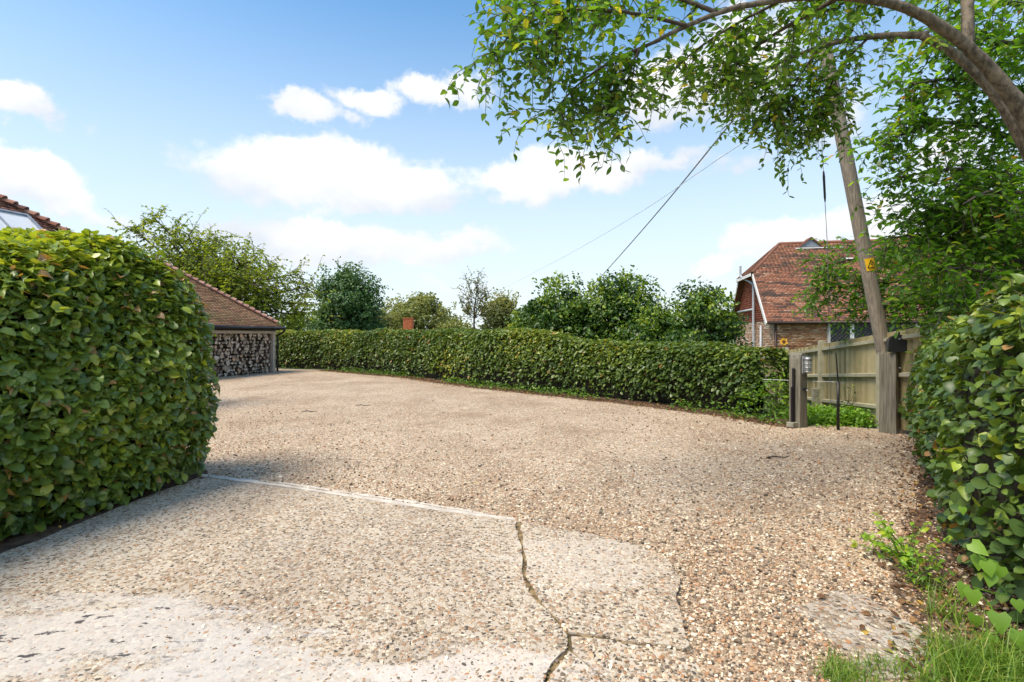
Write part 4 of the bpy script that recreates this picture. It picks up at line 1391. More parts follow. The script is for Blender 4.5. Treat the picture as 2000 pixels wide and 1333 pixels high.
# leaning pole
pb = at(1727, 690, 8.35)
pt = at(1630, 190, 8.35)
ax_ = (pt - pb) / (pt[2] - pb[2])
base = pb - ax_ * (pb[2] + .3)
topz = pb + ax_ * (6.3 - pb[2])
pole = empty('utility_pole', tuple(base), 'leaning round wooden utility pole rising through the leaves behind the mailbox', 'pole')
Pq, _ = resample(np.array([base, topz]), .4)
mb = MB(); mb.tube(Pq, np.linspace(.108, .098, len(Pq)), 20); mb.build('shaft', M['pole'], pole, smooth=True)
mb = MB(); mb.tube([topz - ax_ * .02, topz + ax_ * .05], [.118, .05], 14); mb.build('cap', M['lead'], pole)
wq = np.array((.10, .02, 0))
mb = MB(); mb.tube([base + wq * 1.05 + ax_ * .4, topz + wq * .95 - ax_ * .3], .010, 6); mb.build('cable_conduit', M['cable'], pole)
for zz in (5.2, 5.8):
    q = base + ax_ * (zz + .3)
    mb = MB(); mb.tube([q + np.array((-.2, -.03, 0)), q + np.array((.22, .02, 0))], .018, 8); mb.build('step_bolt', M['steel'], pole)

# danger sign wrapped round the pole
sc_ = pb + ax_ * (at(1688, 518, 8.35)[2] - pb[2])
sgn_ = empty('warning_sign', tuple(sc_), 'yellow warning sign with black triangle fixed to the leaning pole', 'sign')
upv = unit(ax_)
fwd = unit(np.array((-.05, -1, 0)) - upv * np.dot((-.05, -1, 0), upv))
rgt = np.cross(upv, fwd) * -1
if rgt[0] < 0:
    rgt = -rgt


def wrap(u_, v_, r_):
    a_ = u_ / r_
    return sc_ + (fwd * math.cos(a_) + rgt * math.sin(a_)) * r_ + upv * v_


def wrapped(poly_fn, name, mat, r_, nu=10):
    mb = MB()
    V, Fs = [], []
    for i in range(nu + 1):
        for q in poly_fn(i / nu):
            V.append(wrap(q[0], q[1], r_))
    for i in range(nu):
        Fs.append((i * 2, i * 2 + 2, i * 2 + 3, i * 2 + 1))
    mb.add(V, Fs)
    return mb.build(name, mat, sgn_)


rr_ = .112
wrapped(lambda k: ((-.085 + .17 * k, -.10), (-.085 + .17 * k, .10)), 'plate', M['yellow'], rr_)


def tri_band(k, s, th, cy):
    return None


def sign_strip(a, b_, wd, name):
    """a straight black mark on the plate from a to b"""
    a, b_ = np.array(a), np.array(b_)
    dd = unit(b_ - a); nn_ = np.array((-dd[1], dd[0])) * wd / 2
    mb = MB(); V = []; Fs = []
    for i in range(7):
        c_ = a + (b_ - a) * i / 6
        V += [wrap(*(c_ + nn_), rr_ + .002), wrap(*(c_ - nn_), rr_ + .002)]
    for i in range(6):
        Fs.append((i * 2, i * 2 + 2, i * 2 + 3, i * 2 + 1))
    mb.add(V, Fs); mb.build(name, M['black'], sgn_)


T3 = [(-.062, -.055), (.062, -.055), (0, .068)]
for i in range(3):
    sign_strip(T3[i], T3[(i + 1) % 3], .014, 'triangle_edge')
for a, b_ in (((.008, .028), (-.012, -.004)), ((-.012, -.004), (.014, -.008)), ((.014, -.008), (-.006, -.042))):
    sign_strip(a, b_, .009, 'bolt_mark')
sign_strip((-.05, -.078), (.05, -.078), .008, 'text_line')

# overhead cables
def cable(pts, rad, mat, label, name='overhead_cable'):
    P = smooth_path(pts, 3)
    mb = MB(); mb.tube(P, rad, 6)
    o = mb.build(name, mat, None)
    tag(o, label, 'cable')
    return o


cable([topz - ax_ * .35, at(1540, 100, 9.5), at(1420, 250, 13), at(1290, 410, 19), at(1168, 548, 30), at(1110, 610, 36)], .022, M['cable'], 'thick grey cable sloping down from the pole to the round bushes')
cable([topz - ax_ * .5, at(1520, 240, 10.5), at(1420, 297, 13), at(1260, 412, 20), at(1085, 512, 36), at(960, 575, 60)], .010, M['cable_thin'], 'faint thin cable crossing the sky beside the thicker one')
q0 = at(1606, 300, 8.6)
st = empty('stay_wire', tuple(at(1618, 520, 9.2)), 'vertical stay wire with dark insulator beside the pole', 'wire')
mb = MB(); mb.tube([topz - ax_ * .25 + np.array((-.1, 0, 0)), q0, at(1616, 480, 8.9), at(1620, 700, 10.2), at(1622, 790, 10.4)], .006, 5); mb.build('wire', M['cable'], st)
mb = MB(); mb.tube([at(1608.5, 335, 8.62), at(1609, 345, 8.63), at(1611, 385, 8.68), at(1611.5, 395, 8.7)], [.012, .02, .018, .01], 8); mb.build('insulator', M['black'], st)

# ------------------------------------------------------------------ hedges
rh = np.random.default_rng(90)
# -- big clipped hedge on the left
hc = lambda y: np.array((-4.23 + .29 * (y - 3.8), y))
path = [hc(.6), hc(5.75)]
hL_of = lambda u: np.full(np.shape(u), 2.36) + .05 * np.sin(np.asarray(u) * 9)
bigh = empty('clipped_hedge', (-4.3, 3.6, 0), 'tall rounded hazel hedge with broad leaves beside the concrete apron', 'hedge')
hedge_core('inner_branches', [hc(.75), hc(5.45)], .58, lambda u: np.full(np.shape(u), 2.04), 2.45, 1.1, bigh)
pos, nrm = hedge_surface(path, .86, hL_of, 2.75, 1.1, 52000, rh, .075, .34, back=.4)
keepb = pos[:, 2] > .07 + .05 * wave(pos, 61, 5.0)
pos, nrm = pos[keepb], nrm[keepb]
for i_ in rh.choice(len(pos), 110, replace=False):
    q_ = pos[i_] + nrm[i_] * np.linspace(0, rh.uniform(.05, .13), 7)[:, None] + rh.normal(size=(7, 3)) * .02 + np.linspace(0, .06, 7)[:, None] * Z
    pos = np.vstack([pos, q_])
    nrm = np.vstack([nrm, np.tile(nrm[i_], (7, 1))])
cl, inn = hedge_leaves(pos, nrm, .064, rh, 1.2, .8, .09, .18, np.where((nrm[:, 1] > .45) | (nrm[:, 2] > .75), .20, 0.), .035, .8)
vis = in_view(cl.p)
dist = np.linalg.norm(cl.p - np.array((0, 0, EYE)), axis=1)
toward = np.sum(-unit(cl.p - np.array((0, 0, EYE))) * nrm, axis=1)
score = np.where(vis & (toward > .15) & (inn < .03), cl.s / dist * (.4 + np.abs(np.sum(cl.n * -unit(cl.p - np.array((0, 0, EYE))), axis=1))), 0)
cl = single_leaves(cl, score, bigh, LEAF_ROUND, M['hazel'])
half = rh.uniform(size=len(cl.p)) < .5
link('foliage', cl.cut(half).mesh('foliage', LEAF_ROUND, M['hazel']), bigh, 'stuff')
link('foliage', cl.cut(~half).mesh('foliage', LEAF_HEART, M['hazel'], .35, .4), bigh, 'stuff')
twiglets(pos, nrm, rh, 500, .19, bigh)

# -- long far hedge
T_ = unit(np.gradient(HEDGE_FACE, axis=0))
Nn_ = np.column_stack([-T_[:, 1], T_[:, 0]])      # away from the drive
path = HEDGE_FACE + Nn_ * .55
path = smooth_path(np.vstack([path[0] + np.array((-1.2, .5)), path[:-1], path[-1] + np.array((-.22, .38))]), 2)


def hF_of(u):
    u = np.asarray(u)
    return 1.71 - .06 * u - .34 * np.clip((u - .70) / .14, 0, 1) ** 2 * (3 - 2 * np.clip((u - .70) / .14, 0, 1)) + .02 * np.sin(u * 40)


longh = empty('long_hedge', (-2, 17, 0), 'long low clipped hedge curving round the far side of the gravel', 'hedge')
hedge_core('inner_branches', resample(path, .05)[0][6:-9], .38, lambda u: hF_of(u) - .14, 5.5, .35, longh)
pos, nrm = hedge_surface(path, .56, hF_of, 5.5, .45, 50000, rh, .065, .05, back=.25)
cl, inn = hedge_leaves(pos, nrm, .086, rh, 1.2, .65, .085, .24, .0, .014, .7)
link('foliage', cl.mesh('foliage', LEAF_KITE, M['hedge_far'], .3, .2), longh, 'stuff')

# -- near hedge on the right
path = smooth_path(np.array([(3.5, 1.2), (3.16, 2.0), (3.06, 2.7), (3.70, 3.62), (4.68, 4.95), (5.94, 6.5), (6.32, 6.95)]), 2)
hR_of = lambda u: 1.74 + .08 * np.sin(np.asarray(u) * 7 + .6) + .16 * np.asarray(u)
nearh = empty('mixed_hedge', (3.3, 2.8, 0), 'glossy mixed hedge hung with bindweed at the edge of the gravel', 'hedge')
hedge_core('inner_branches', path, .46, lambda u: hR_of(u) - .2, 3.2, .6, nearh)
pos, nrm = hedge_surface(path, .66, hR_of, 3.2, .5, 38000, rh, .10, .22, back=.4)
near = np.clip((5.2 - pos[:, 1]) / 2.4, 0, 1)
cl, inn = hedge_leaves(pos, nrm, .052 + .007 * near, rh, .95, .85, .11, .16, 0., .04)
vis = in_view(cl.p)
dist = np.linalg.norm(cl.p - np.array((0, 0, EYE)), axis=1)
toward = np.sum(-unit(cl.p - np.array((0, 0, EYE))) * nrm, axis=1)
score = np.where(vis & (toward > .0) & (inn < .06), cl.s / dist * (.4 + np.abs(np.sum(cl.n * -unit(cl.p - np.array((0, 0, EYE))), axis=1))), 0)
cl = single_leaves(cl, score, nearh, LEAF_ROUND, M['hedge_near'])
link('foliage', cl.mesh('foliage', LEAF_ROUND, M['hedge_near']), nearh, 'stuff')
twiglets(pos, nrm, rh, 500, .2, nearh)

# ------------------------------------------------------------------ trees
def spray(limb, rng, n_twigs, tw_len, droop, gap, lsize, cl, mb, spread=1.0, start=.12, sub=2, tint0=.0, tr=.005):
    """leafy twigs off a limb"""
    Q, L = resample(limb, .04)
    T = unit(np.gradient(Q, axis=0))

    def twig(p, d, L_, lvl):
        n = 6
        pts = [p]
        step = L_ / (n - 1)
        for k in range(n - 1):
            d = unit(d + np.array((0, 0, -droop)) * (k + 1) / n + rng.normal(size=3) * .16)
            pts.append(pts[-1] + d * step)
        pts = np.array(pts)
        mb.tube(pts, np.linspace(tr * (1 if lvl == 0 else .6), tr * .35, n), 3, cap=False)
        R_, LL = resample(pts, gap)
        TT = unit(np.gradient(R_, axis=0))
        k = len(R_)
        sgn = np.where(np.arange(k) % 2 == 0, 1.0, -1.0)[:, None]
        side = unit(np.cross(TT, np.array((0, 0, 1.0))) + rng.normal(size=(k, 3)) * .35) * sgn
        tip = unit(TT * .7 + side * .8 + np.array((0, 0, -.45)) + rng.normal(size=(k, 3)) * .25)
        nn_ = unit(np.array((0, 0, 1.0)) + side * .25 + rng.normal(size=(k, 3)) * .42)
        keep = rng.uniform(size=k) < .92
        tw_t = rng.normal() * .12
        cl.add(R_[keep], nn_[keep], tip[keep], (lsize * rng.uniform(.6, 1.15, k))[keep], np.where(rng.uniform(size=k) < .012, 1., np.clip(rng.beta(2, 2.2, k) + tw_t + tint0, 0, .96))[keep])
        if lvl < 1:
            for _ in range(sub):
                i = int(rng.integers(1, n - 1))
                dd = unit(pts[i + 1] - pts[i] + rng.normal(size=3) * .75)
                twig(pts[i], dd, L_ * rng.uniform(.4, .7), lvl + 1)

    for _ in range(n_twigs):
        i = int((start + (1 - start) * rng.uniform() ** .8) * (len(Q) - 1))
        rd = rng.normal(size=3)
        rd = rd - T[i] * np.dot(rd, T[i])
        d = unit(T[i] * .55 + unit(rd) * spread)
        twig(Q[i], d, tw_len * rng.uniform(.5, 1.25), 0)


rt = np.random.default_rng(120)
# -- overhanging tree with the arching limb
ov = empty('overhanging_tree', (5.35, 4.75, 0), 'grey barked tree whose arching limb hangs leafy sprays over the drive', 'tree')
main = smooth_path([(5.5, 4.8, -.1), (5.35, 4.75, .8), at(2090, 480, 4.7), at(2030, 290, 4.65), at(1975, 185, 4.6), at(1900, 98, 4.55), at(1820, 40, 4.5), at(1740, 4, 4.45), at(1640, -8, 4.4), at(1510, 2, 4.35), at(1420, 18, 4.3), at(1340, 50, 4.25), at(1280, 82, 4.2)], 2)
K = len(main)
rad = np.interp(np.linspace(0, 1, K), [0, .25, .42, .55, .68, .85, 1], [.15, .115, .088, .070, .048, .028, .015])
main = resample(main, .035)[0]
K = len(main)
rad = np.interp(np.linspace(0, 1, K), [0, .25, .42, .55, .68, .85, 1], [.14, .100, .070, .056, .042, .026, .015])
rad = rad * (1 + .06 * wave(main, 51, 3.0) + .035 * wave(main, 52, 11.0))
main = main + np.column_stack([wave(main, 53, 2.2), wave(main, 54, 2.2), wave(main, 55, 2.2)]) * .018
mb = MB(); mb.tube(main, rad, 20)
vv = np.array(mb.v)
vv = vv + np.column_stack([wave(vv, 56, 24), wave(vv, 57, 24), wave(vv, 58, 24)]) * .004
mb.v = [tuple(q) for q in vv]
mb.build('trunk', M['bark'], ov, smooth=True)
LIMBS = [
    ([at(2060, 420, 4.85), at(1985, 250, 4.85), at(1930, 165, 4.9), at(1860, 100, 4.95), at(1800, 70, 5.0)], .05, .035),
    ([at(1890, 90, 4.55), at(1890, 20, 4.6), at(1884, -80, 4.7), at(1870, -250, 4.8)], .050, .04),
    ([at(1340, 50, 4.25), at(1240, 25, 4.15), at(1120, 15, 4.05), at(1010, 50, 4.0), at(955, 120, 3.95)], .017, .005),
    ([at(1290, 78, 4.2), at(1190, 120, 4.25), at(1115, 175, 4.3), at(1080, 225, 4.3)], .015, .004),
    ([at(1250, 95, 4.2), at(1215, 160, 4.2), at(1170, 225, 4.2)], .012, .004),
    ([at(1400, 25, 4.3), at(1270, -25, 4.4), at(1110, -40, 4.5), at(985, -10, 4.5)], .020, .005),
    ([at(1640, -5, 4.4), at(1530, 55, 4.7), at(1450, 110, 4.9), at(1395, 180, 5.0)], .022, .005),
    ([at(1813, 69, 5.0), at(1700, 70, 5.2), at(1610, 88, 5.3), at(1510, 125, 5.4), at(1440, 190, 5.4)], .040, .005),
    ([at(1700, 70, 5.2), at(1640, 130, 5.3), at(1605, 205, 5.4), at(1590, 265, 5.4)], .016, .004),
    ([at(1600, 90, 5.3), at(1550, 170, 5.4), at(1500, 235, 5.5)], .014, .004),
    ([at(1740, 0, 4.45), at(1630, -70, 4.6), at(1480, -80, 4.7), at(1300, -80, 4.7)], .03, .006),
    ([at(1520, 5, 4.35), at(1430, 50, 4.6), at(1340, 110, 4.7), at(1290, 170, 4.7)], .014, .004),
    ([at(1870, -100, 4.7), at(1780, -60, 5.0), at(1680, -10, 5.3), at(1600, 30, 5.5)], .03, .006),
    ([at(1130, 18, 4.05), at(1060, 70, 4.0), at(1040, 140, 3.95)], .010, .004),
]
TW = [0, 18, 42, 32, 28, 34, 46, 60, 44, 44, 36, 34, 44, 20]
cl = Cloud()
tw = MB()
for (pts, r0, r1), n in zip(LIMBS, TW):
    P = smooth_path(pts, 2)
    mb = MB(); mb.tube(P, np.linspace(r0, r1, len(P)), 8 if r0 > .03 else 6); mb.build('branch', M['bark'] if r0 > .03 else M['bark_dark'], ov, smooth=True)
    if n:
        spray(P, rt, n, .50, .50, .050, .078, cl, tw, 1.0, .10, 2, .08)
tw.build('twigs', M['bark_dark'], ov, 'stuff')
cl.done()
dist = np.linalg.norm(cl.p - np.array((0, 0, EYE)), axis=1)
view = -unit(cl.p - np.array((0, 0, EYE)))
score = np.where(in_view(cl.p), cl.s / dist * np.abs(np.sum(cl.n * view, axis=1)), 0)
cl = single_leaves(cl, score, ov, LEAF_OVAL, M['tree_light'], 300, .2, .2)
link('crown', cl.mesh('crown', LEAF_OVAL, M['tree_light'], .2, .2), ov, 'stuff')

# -- leafy tree behind the right-hand hedge
ch = empty('leafy_tree', (8.0, 7.0, 0), 'broad leafy tree spreading from the hedge across the pole and cottage roof', 'tree')
mb = MB(); mb.tube(smooth_path([(8.1, 7.0, -.1), (8.0, 7.0, 1.5), (8.1, 6.9, 3.4), (8.4, 6.8, 5.6), (8.6, 6.8, 7.2)], 2), np.linspace(.17, .06, 17 if False else len(smooth_path(np.zeros((5, 3)), 2))), 12); mb.build('trunk', M['bark'], ch, smooth=True)
LIMBS = [
    ([(8.1, 6.9, 3.6), at(1980, 270, 6.6), at(1880, 235, 6.4), at(1780, 250, 6.3), at(1718, 290, 6.3)], 46),
    ([(8.1, 6.9, 3.3), at(1980, 345, 6.5), at(1870, 325, 6.3), at(1745, 350, 6.2)], 46),
    ([(8.05, 6.9, 2.9), at(1980, 420, 6.6), at(1870, 400, 6.4), at(1775, 430, 6.3)], 46),
    ([(8.0, 7.0, 2.5), at(1960, 480, 7.3), at(1820, 485, 8.3), at(1690, 500, 9.2), at(1590, 525, 9.6)], 52),
    ([(8.0, 7.0, 2.0), at(1920, 540, 7.4), at(1780, 548, 8.6), at(1660, 560, 9.4), at(1580, 565, 9.7)], 52),
    ([(8.2, 6.9, 4.6), at(1980, 190, 6.4), at(1880, 150, 6.2), at(1780, 165, 6.1)], 40),
    ([(8.0, 7.0, 1.7), at(1920, 590, 7.4), at(1800, 590, 8.7), at(1690, 605, 9.5), at(1630, 612, 9.8)], 40),
    ([(8.3, 6.8, 5.5), at(1970, 90, 6.2), at(1900, 70, 6.0), at(1820, 95, 6.0)], 34),
    ([(8.0, 7.0, 2.4), at(1940, 510, 6.4), at(1840, 455, 6.2), at(1735, 465, 6.2)], 40),
    ([(8.0, 7.0, 2.0), at(1980, 560, 6.0), at(1900, 520, 5.8), at(1830, 530, 5.7)], 44),
    ([(8.1, 7.0, 3.0), at(2010, 380, 6.0), at(1930, 370, 5.8), at(1880, 400, 5.7)], 40),
    ([(8.3, 6.8, 6.2), at(1990, 20, 6.0), at(1930, -20, 6.0), at(1850, 0, 6.0)], 30),
    ([(8.0, 7.0, 1.9), at(2000, 610, 6.6), at(1900, 580, 6.9), at(1810, 600, 7.3)], 44), ([(8.0, 7.0, 2.6), at(1960, 440, 6.2), at(1880, 440, 6.0)], 40),
    ([(8.3, 7.0, 5.2), (8.9, 6.0, 5.8), (9.4, 5.2, 5.9)], 24), ([(8.2, 7.0, 4.0), (9.2, 7.6, 4.6), (10.3, 8.0, 4.7)], 24),
    ([(8.1, 7.0, 3.0), (8.2, 8.2, 3.6), (8.0, 9.4, 3.8)], 30), ([(8.1, 7.0, 2.2), (8.0, 8.0, 2.3), (7.7, 9.2, 2.2)], 30),
]
cl = Cloud()
tw = MB()
for pts, n in LIMBS:
    P = smooth_path(pts, 2)
    mb = MB(); mb.tube(P, np.linspace(.045, .006, len(P)), 7); mb.build('branch', M['bark_dark'], ch, smooth=True)
    spray(P, rt, int(n * 2.0), .62, .38, .060, .098, cl, tw, 1.0, .12, 2, .0, .006)
tw.build('twigs', M['bark_dark'], ch, 'stuff')
cl.done()
dist = np.linalg.norm(cl.p - np.array((0, 0, EYE)), axis=1)
view = -unit(cl.p - np.array((0, 0, EYE)))
score = np.where(in_view(cl.p), cl.s / dist * np.abs(np.sum(cl.n * view, axis=1)), 0)
cl = single_leaves(cl, score, ch, LEAF_OVAL, M['tree_dark'], 300, .2, .2)
link('crown', cl.mesh('crown', LEAF_OVAL, M['tree_dark'], .2, .2), ch, 'stuff')


# -- background trees
def clump_tree(name, label, px, d, z0, top_py, half_px, mat, seed, lsize, n_leaf, n_clump, low=.15, clump=.30, shape=1.0, cat='tree', bark='bark_dark', group=None, top_pow=.5, tint0=0., shoots=0):
    r = np.random.default_rng(seed)
    cx = (px - 1000) / 1000 * d
    zt_ = EYE + (655 - top_py) / 1000 * d
    rx = half_px / 1000 * d
    H_ = zt_ - z0
    zc = z0 + H_ * (low + (1 - low) * .5)
    rz = (zt_ - zc) * .92
    e = empty(name, (cx, d, z0), label, cat, group)
    # trunk and limbs
    mb = MB()
    mb.tube(smooth_path([(cx, d, z0 - .1), (cx + r.normal() * .1 * rx, d, z0 + H_ * .25), (cx + r.normal() * .12 * rx, d, zc), (cx, d, zc + rz * .6)], 2), np.linspace(.035, .008, len(smooth_path(np.zeros((4, 3)), 2))) * H_, 8)
    mb.build('trunk', M[bark], e, smooth=True)
    C = []
    mbb = MB()
    for k in range(n_clump):
        v = unit(r.normal(size=3))
        rad_ = r.uniform(.40, 1.02) ** .7
        c = np.array((cx, d, zc)) + v * np.array((rx, rx * .9, rz)) * rad_
        C.append(c)
        s = np.array((cx + r.normal() * .05 * rx, d, z0 + H_ * r.uniform(.2, .5)))
        mid = (s + c) / 2 + np.array((0, 0, -.06 * H_)) + r.normal(size=3) * .06 * rx
        P = smooth_path([s, mid, c], 2)
        mbb.tube(P, np.linspace(.012, .003, len(P)) * H_, 4, cap=False)
    mbb.build('limbs', M[bark], e, 'stuff')
    C = np.array(C)
    cl = Cloud()
    per = n_leaf // n_clump
    for c in C:
        R_ = clump * min(rx, rz) * r.lognormal(0, .34)
        v = unit(r.normal(size=(per, 3)))
        rr_ = r.uniform(.25, 1.0, per) ** .45
        p = c + v * (R_ * rr_ * (1 + .35 * wave(v * 3 + c, seed, 1.6)))[:, None] * np.array((1.15, 1.15, .85))
        nn_ = unit(v + np.array((0, 0, .55)) + r.normal(size=(per, 3)) * .6)
        tip = v * .5 + np.array((0, 0, -.5)) + r.normal(size=(per, 3)) * .7
        cl.add(p, nn_, tip, lsize * r.uniform(.6, 1.25, per), np.clip(r.beta(2, 2, per) + r.normal() * .13 + tint0, 0, 1))
    for _ in range(shoots):
        a = r.uniform(0, 6.28)
        q = math.sqrt(r.uniform(0, .8))
        f0 = np.array((cx + math.cos(a) * q * rx, d + math.sin(a) * q * rx, zc + rz * math.sqrt(1 - q * q) * .9))
        hh = H_ * r.uniform(.07, .17)
        kk = int(hh / lsize * 5)
        z_ = r.uniform(0, 1, kk)
        p = f0 + np.column_stack([r.normal(size=kk) * lsize * .5, r.normal(size=kk) * lsize * .5, z_ * hh]) + np.outer(z_, np.array((math.cos(a), math.sin(a), 0)) * hh * .3)
        cl.add(p, unit(r.normal(size=(kk, 3)) + Z), r.normal(size=(kk, 3)) + Z * .5, lsize * r.uniform(.6, 1.1, kk), np.clip(r.beta(3, 2, kk) + .25, 0, 1))
    cl.done()
    link('crown', cl.mesh('crown', LEAF_KITE, mat, .25, .2), e, 'stuff')
    return e


def branch_tree(name, label, base, limbs, mat, seed, lsize, gap, tw_len, n_tw, droop, trunk_r, tint0=0., group=None, spread=1.0, sub=2):
    r = np.random.default_rng(seed)
    e = empty(name, tuple(base), label, 'tree', group)
    cl, tw = Cloud(), MB()
    for i, pts in enumerate(limbs):
        P = smooth_path(pts, 2)
        mb = MB(); mb.tube(P, np.linspace(trunk_r if i == 0 else trunk_r * .35, trunk_r * .08, len(P)), 7)
        mb.build('trunk' if i == 0 else 'branch', M['bark_dark'], e, smooth=True)
        spray(P, r, n_tw, tw_len, droop, gap, lsize, cl, tw, spread, .3 if i == 0 else .15, sub, tint0, .02)
    tw.build('twigs', M['bark_dark'], e, 'stuff')
    cl.done()
    link('crown', cl.mesh('crown', LEAF_KITE, mat, .2, .2), e, 'stuff')
    return e


# feathery pale tree behind the shed
D = 29.
tb = np.array((-16.6, D, -.9))
lim = [[tb, at(425, 620, D), at(430, 560, D), at(425, 500, D)]]
for (x, y, dd) in ((300, 425, 28), (255, 445, 27.5), (330, 470, 27), (365, 455, 29), (420, 462, 30), (455, 490, 28), (500, 505, 29), (540, 520, 28), (585, 535, 29), (605, 560, 29), (600, 595, 28), (570, 615, 28), (520, 560, 26.5), (470, 540, 26), (390, 520, 26), (350, 530, 27), (320, 560, 28), (480, 600, 27), (440, 610, 26.5), (545, 585, 31), (400, 480, 31), (470, 520, 32), (340, 500, 30)):
    a = at(425, 590, D) + np.array((0, 0, rt.uniform(-.8, .8)))
    c = at(x, y, dd)
    lim.append([a, (a * .5 + c * .5) + np.array((0, 0, .35)), c])
branch_tree('feathery_tree', 'pale green feathery tree spreading behind the shed roof', tb, lim, M['far_light'], 201, .19, .13, 1.5, 36, .10, .26, .05)
clump_tree('evergreen_tree', 'dense dark rounded evergreen tree above the long hedge', 672, 34, -1.4, 522, 58, M['far_dark'], 203, .17, 26000, 62, .12, .42, bark='bark', shoots=24)
clump_tree('oak_tree', 'broad olive domed tree behind the orange chimney', 818, 56, -1.5, 578, 84, M['far_olive'], 204, .30, 16000, 70, .02, .30, shoots=20)
bt = np.array((-2.6, 36, -1.5))
D = 36.
lim = [[bt, at(925, 620, D), at(930, 580, D), at(935, 532, D)]]
for (x, y) in ((905, 560), (915, 545), (945, 555), (955, 572), (898, 590), (910, 610), (950, 600), (935, 560)):
    lim.append([at(928, 622, D), at((928 + x) / 2, (630 + y) / 2, D + rt.normal() * .3), at(x, y, D + rt.normal() * .5)])
branch_tree('birch_tree', 'thin sparse birch with upright twiggy branches over the hedge', bt, lim, M['far_sparse'], 205, .18, .17, .8, 14, -.25, .10, .1, spread=.6, sub=1)
clump_tree('ash_tree', 'sparse brownish green tree right beside the thin birch', 980, 38, -1.5, 570, 38, M['far_sparse'], 206, .20, 7000, 44, .10, .34, shoots=20)
clump_tree('low_tree', 'low yellowish green tree between feathery tree and evergreen', 600, 38, -1.5, 592, 62, M['far_light'], 207, .20, 9000, 44, .02, .34, tint0=-.1)
clump_tree('low_oak', 'low grey green tree just above the hedge beside the evergreen', 742, 48, -1.5, 606, 38, M['far_olive'], 208, .24, 5000, 34, .02, .36)
clump_tree('low_maple', 'low olive tree between the domed tree and the birch', 890, 50, -1.5, 612, 32, M['far_olive'], 209, .24, 4200, 30, .02, .36)
clump_tree('round_bush', 'dark green round bush just left of the sloping cable foot', 1100, 19.5, -1.0, 540, 70, M['shrub'], 211, .13, 23000, 66, .02, .40, cat='bush', shoots=30)
clump_tree('round_bush', 'dark green bush where the sloping cable meets the leaves', 1208, 19.0, -1.0, 540, 72, M['shrub'], 212, .13, 23000, 66, .02, .40, cat='bush', tint0=.03, shoots=36)
clump_tree('round_bush', 'dense bush standing against the cottage gable', 1372, 14.5, -.8, 562, 62, M['shrub'], 213, .105, 23000, 62, .02, .42, cat='bush', tint0=.0, shoots=40)
clump_tree('small_bush', 'pale leafy bush at the far end of the dark bush row', 1032, 22, -1.2, 580, 28, M['far_light'], 214, .14, 6500, 30, .02, .44, cat='bush')
clump_tree('small_bush', 'light green bush filling the gap between the big dark bushes', 1275, 16.5, -1.0, 590, 44, M['shrub'], 215, .12, 11000, 40, .02, .44, cat='bush', tint0=.12, shoots=20)
# upright shoots on the bushes
for (x, y, dd) in ((1206, 528, 19), (1228, 532, 19), (1245, 552, 18.6), (1375, 553, 14.5), (1350, 566, 14.3), (1070, 540, 19.5), (1125, 538, 19.5)):
    pass

# ------------------------------------------------------------------ small plants
rp = np.random.default_rng(300)


def ground_cover(name, label, pts, h, mat, lsize, n_each, spread, cat=None):
    cl = Cloud()
    for p in pts:
        k = n_each
        o_ = rp.normal(size=(k, 3)) * np.array((spread, spread, 0))
        hh = h * rp.uniform(.15, 1, k) * np.exp(-(o_[:, 0] ** 2 + o_[:, 1] ** 2) / (2 * (1.6 * spread) ** 2))
        q = p + o_
        q[:, 2] = p[2] + hh
        cl.add(q, unit(np.array((0, 0, 1.)) + rp.normal(size=(k, 3)) * .55), rp.normal(size=(k, 3)) + np.array((0, 0, -.3)), lsize * rp.uniform(.5, 1.3, k), rp.beta(2, 2, k))
    cl.done()
    o = link(name, cl.mesh(name, LEAF_KITE, mat, .2, .3), None, 'stuff')
    if label:
        o['label'] = label
    return o


pts = []
Q, _ = resample(np.vstack([front[1:], [(4.85, 8.75)]]), .12)
for p in Q:
    dens_ = .45 + .55 * math.sin(p[0] * 1.1 + 1) + rp.normal() * .3
    if -2.0 < p[0] < 1.9 or p[0] > 3.4:
        dens_ += .6
    if dens_ > .35:
        pts.append(np.array((p[0] - .12 + rp.normal() * .06, p[1] - .18 + rp.normal() * .06, .0)))
for x, y in ((600, 722), (615, 720), (628, 722), (640, 726), (570, 722), (550, 722)):
    pts.append(gnd(x, y) + np.array((0, 0.1, 0)))
ground_cover('ground_ivy_foliage', 'bright green ground ivy along the foot of the long hedge', pts, .24, M['ivy'], .055, 26, .11)
pts = [np.array((x, y, -.05)) for x, y in zip(rp.uniform(4.95, 5.95, 30), rp.uniform(8.75, 9.8, 30))] + [np.array((x, y, -.1)) for x, y in zip(rp.uniform(5.3, 6.1, 16), rp.uniform(9.6, 11, 16))]
pts += [np.array((x, y, -.02)) for y in rp.uniform(8.55, 9.4, 70) for x in [rp.uniform(.575 * y, 6.05 + .234 * (y - 8.5))]]
ground_cover('fence_foot_foliage', 'low green ground cover plants at the foot of the board fence', pts, .26, M['ground_cover'], .055, 60, .12)
# bright shrubby end of the long hedge
pts = [gnd(1480, 818) + np.array((0, -.05, .2)), gnd(1505, 822) + np.array((.05, .0, .35)), gnd(1455, 812) + np.array((0, -.05, .1))]
ground_cover('hedge_end_foliage', 'yellow green leaves at the gate end of the long hedge', pts, .50, M['ground_cover'], .055, 110, .14)

# leaf litter along the long hedge, under the near hedge and on the gravel
cl = Cloud()


def litter(P, z, s):
    k = len(P)
    cl.add(np.column_stack([P, z + rp.uniform(0, .014, k)]), unit(np.array((0, 0, 1.)) + rp.normal(size=(k, 3)) * .35), rp.normal(size=(k, 3)), s * rp.uniform(.5, 1.3, k), rp.beta(1.6, 1.9, k))


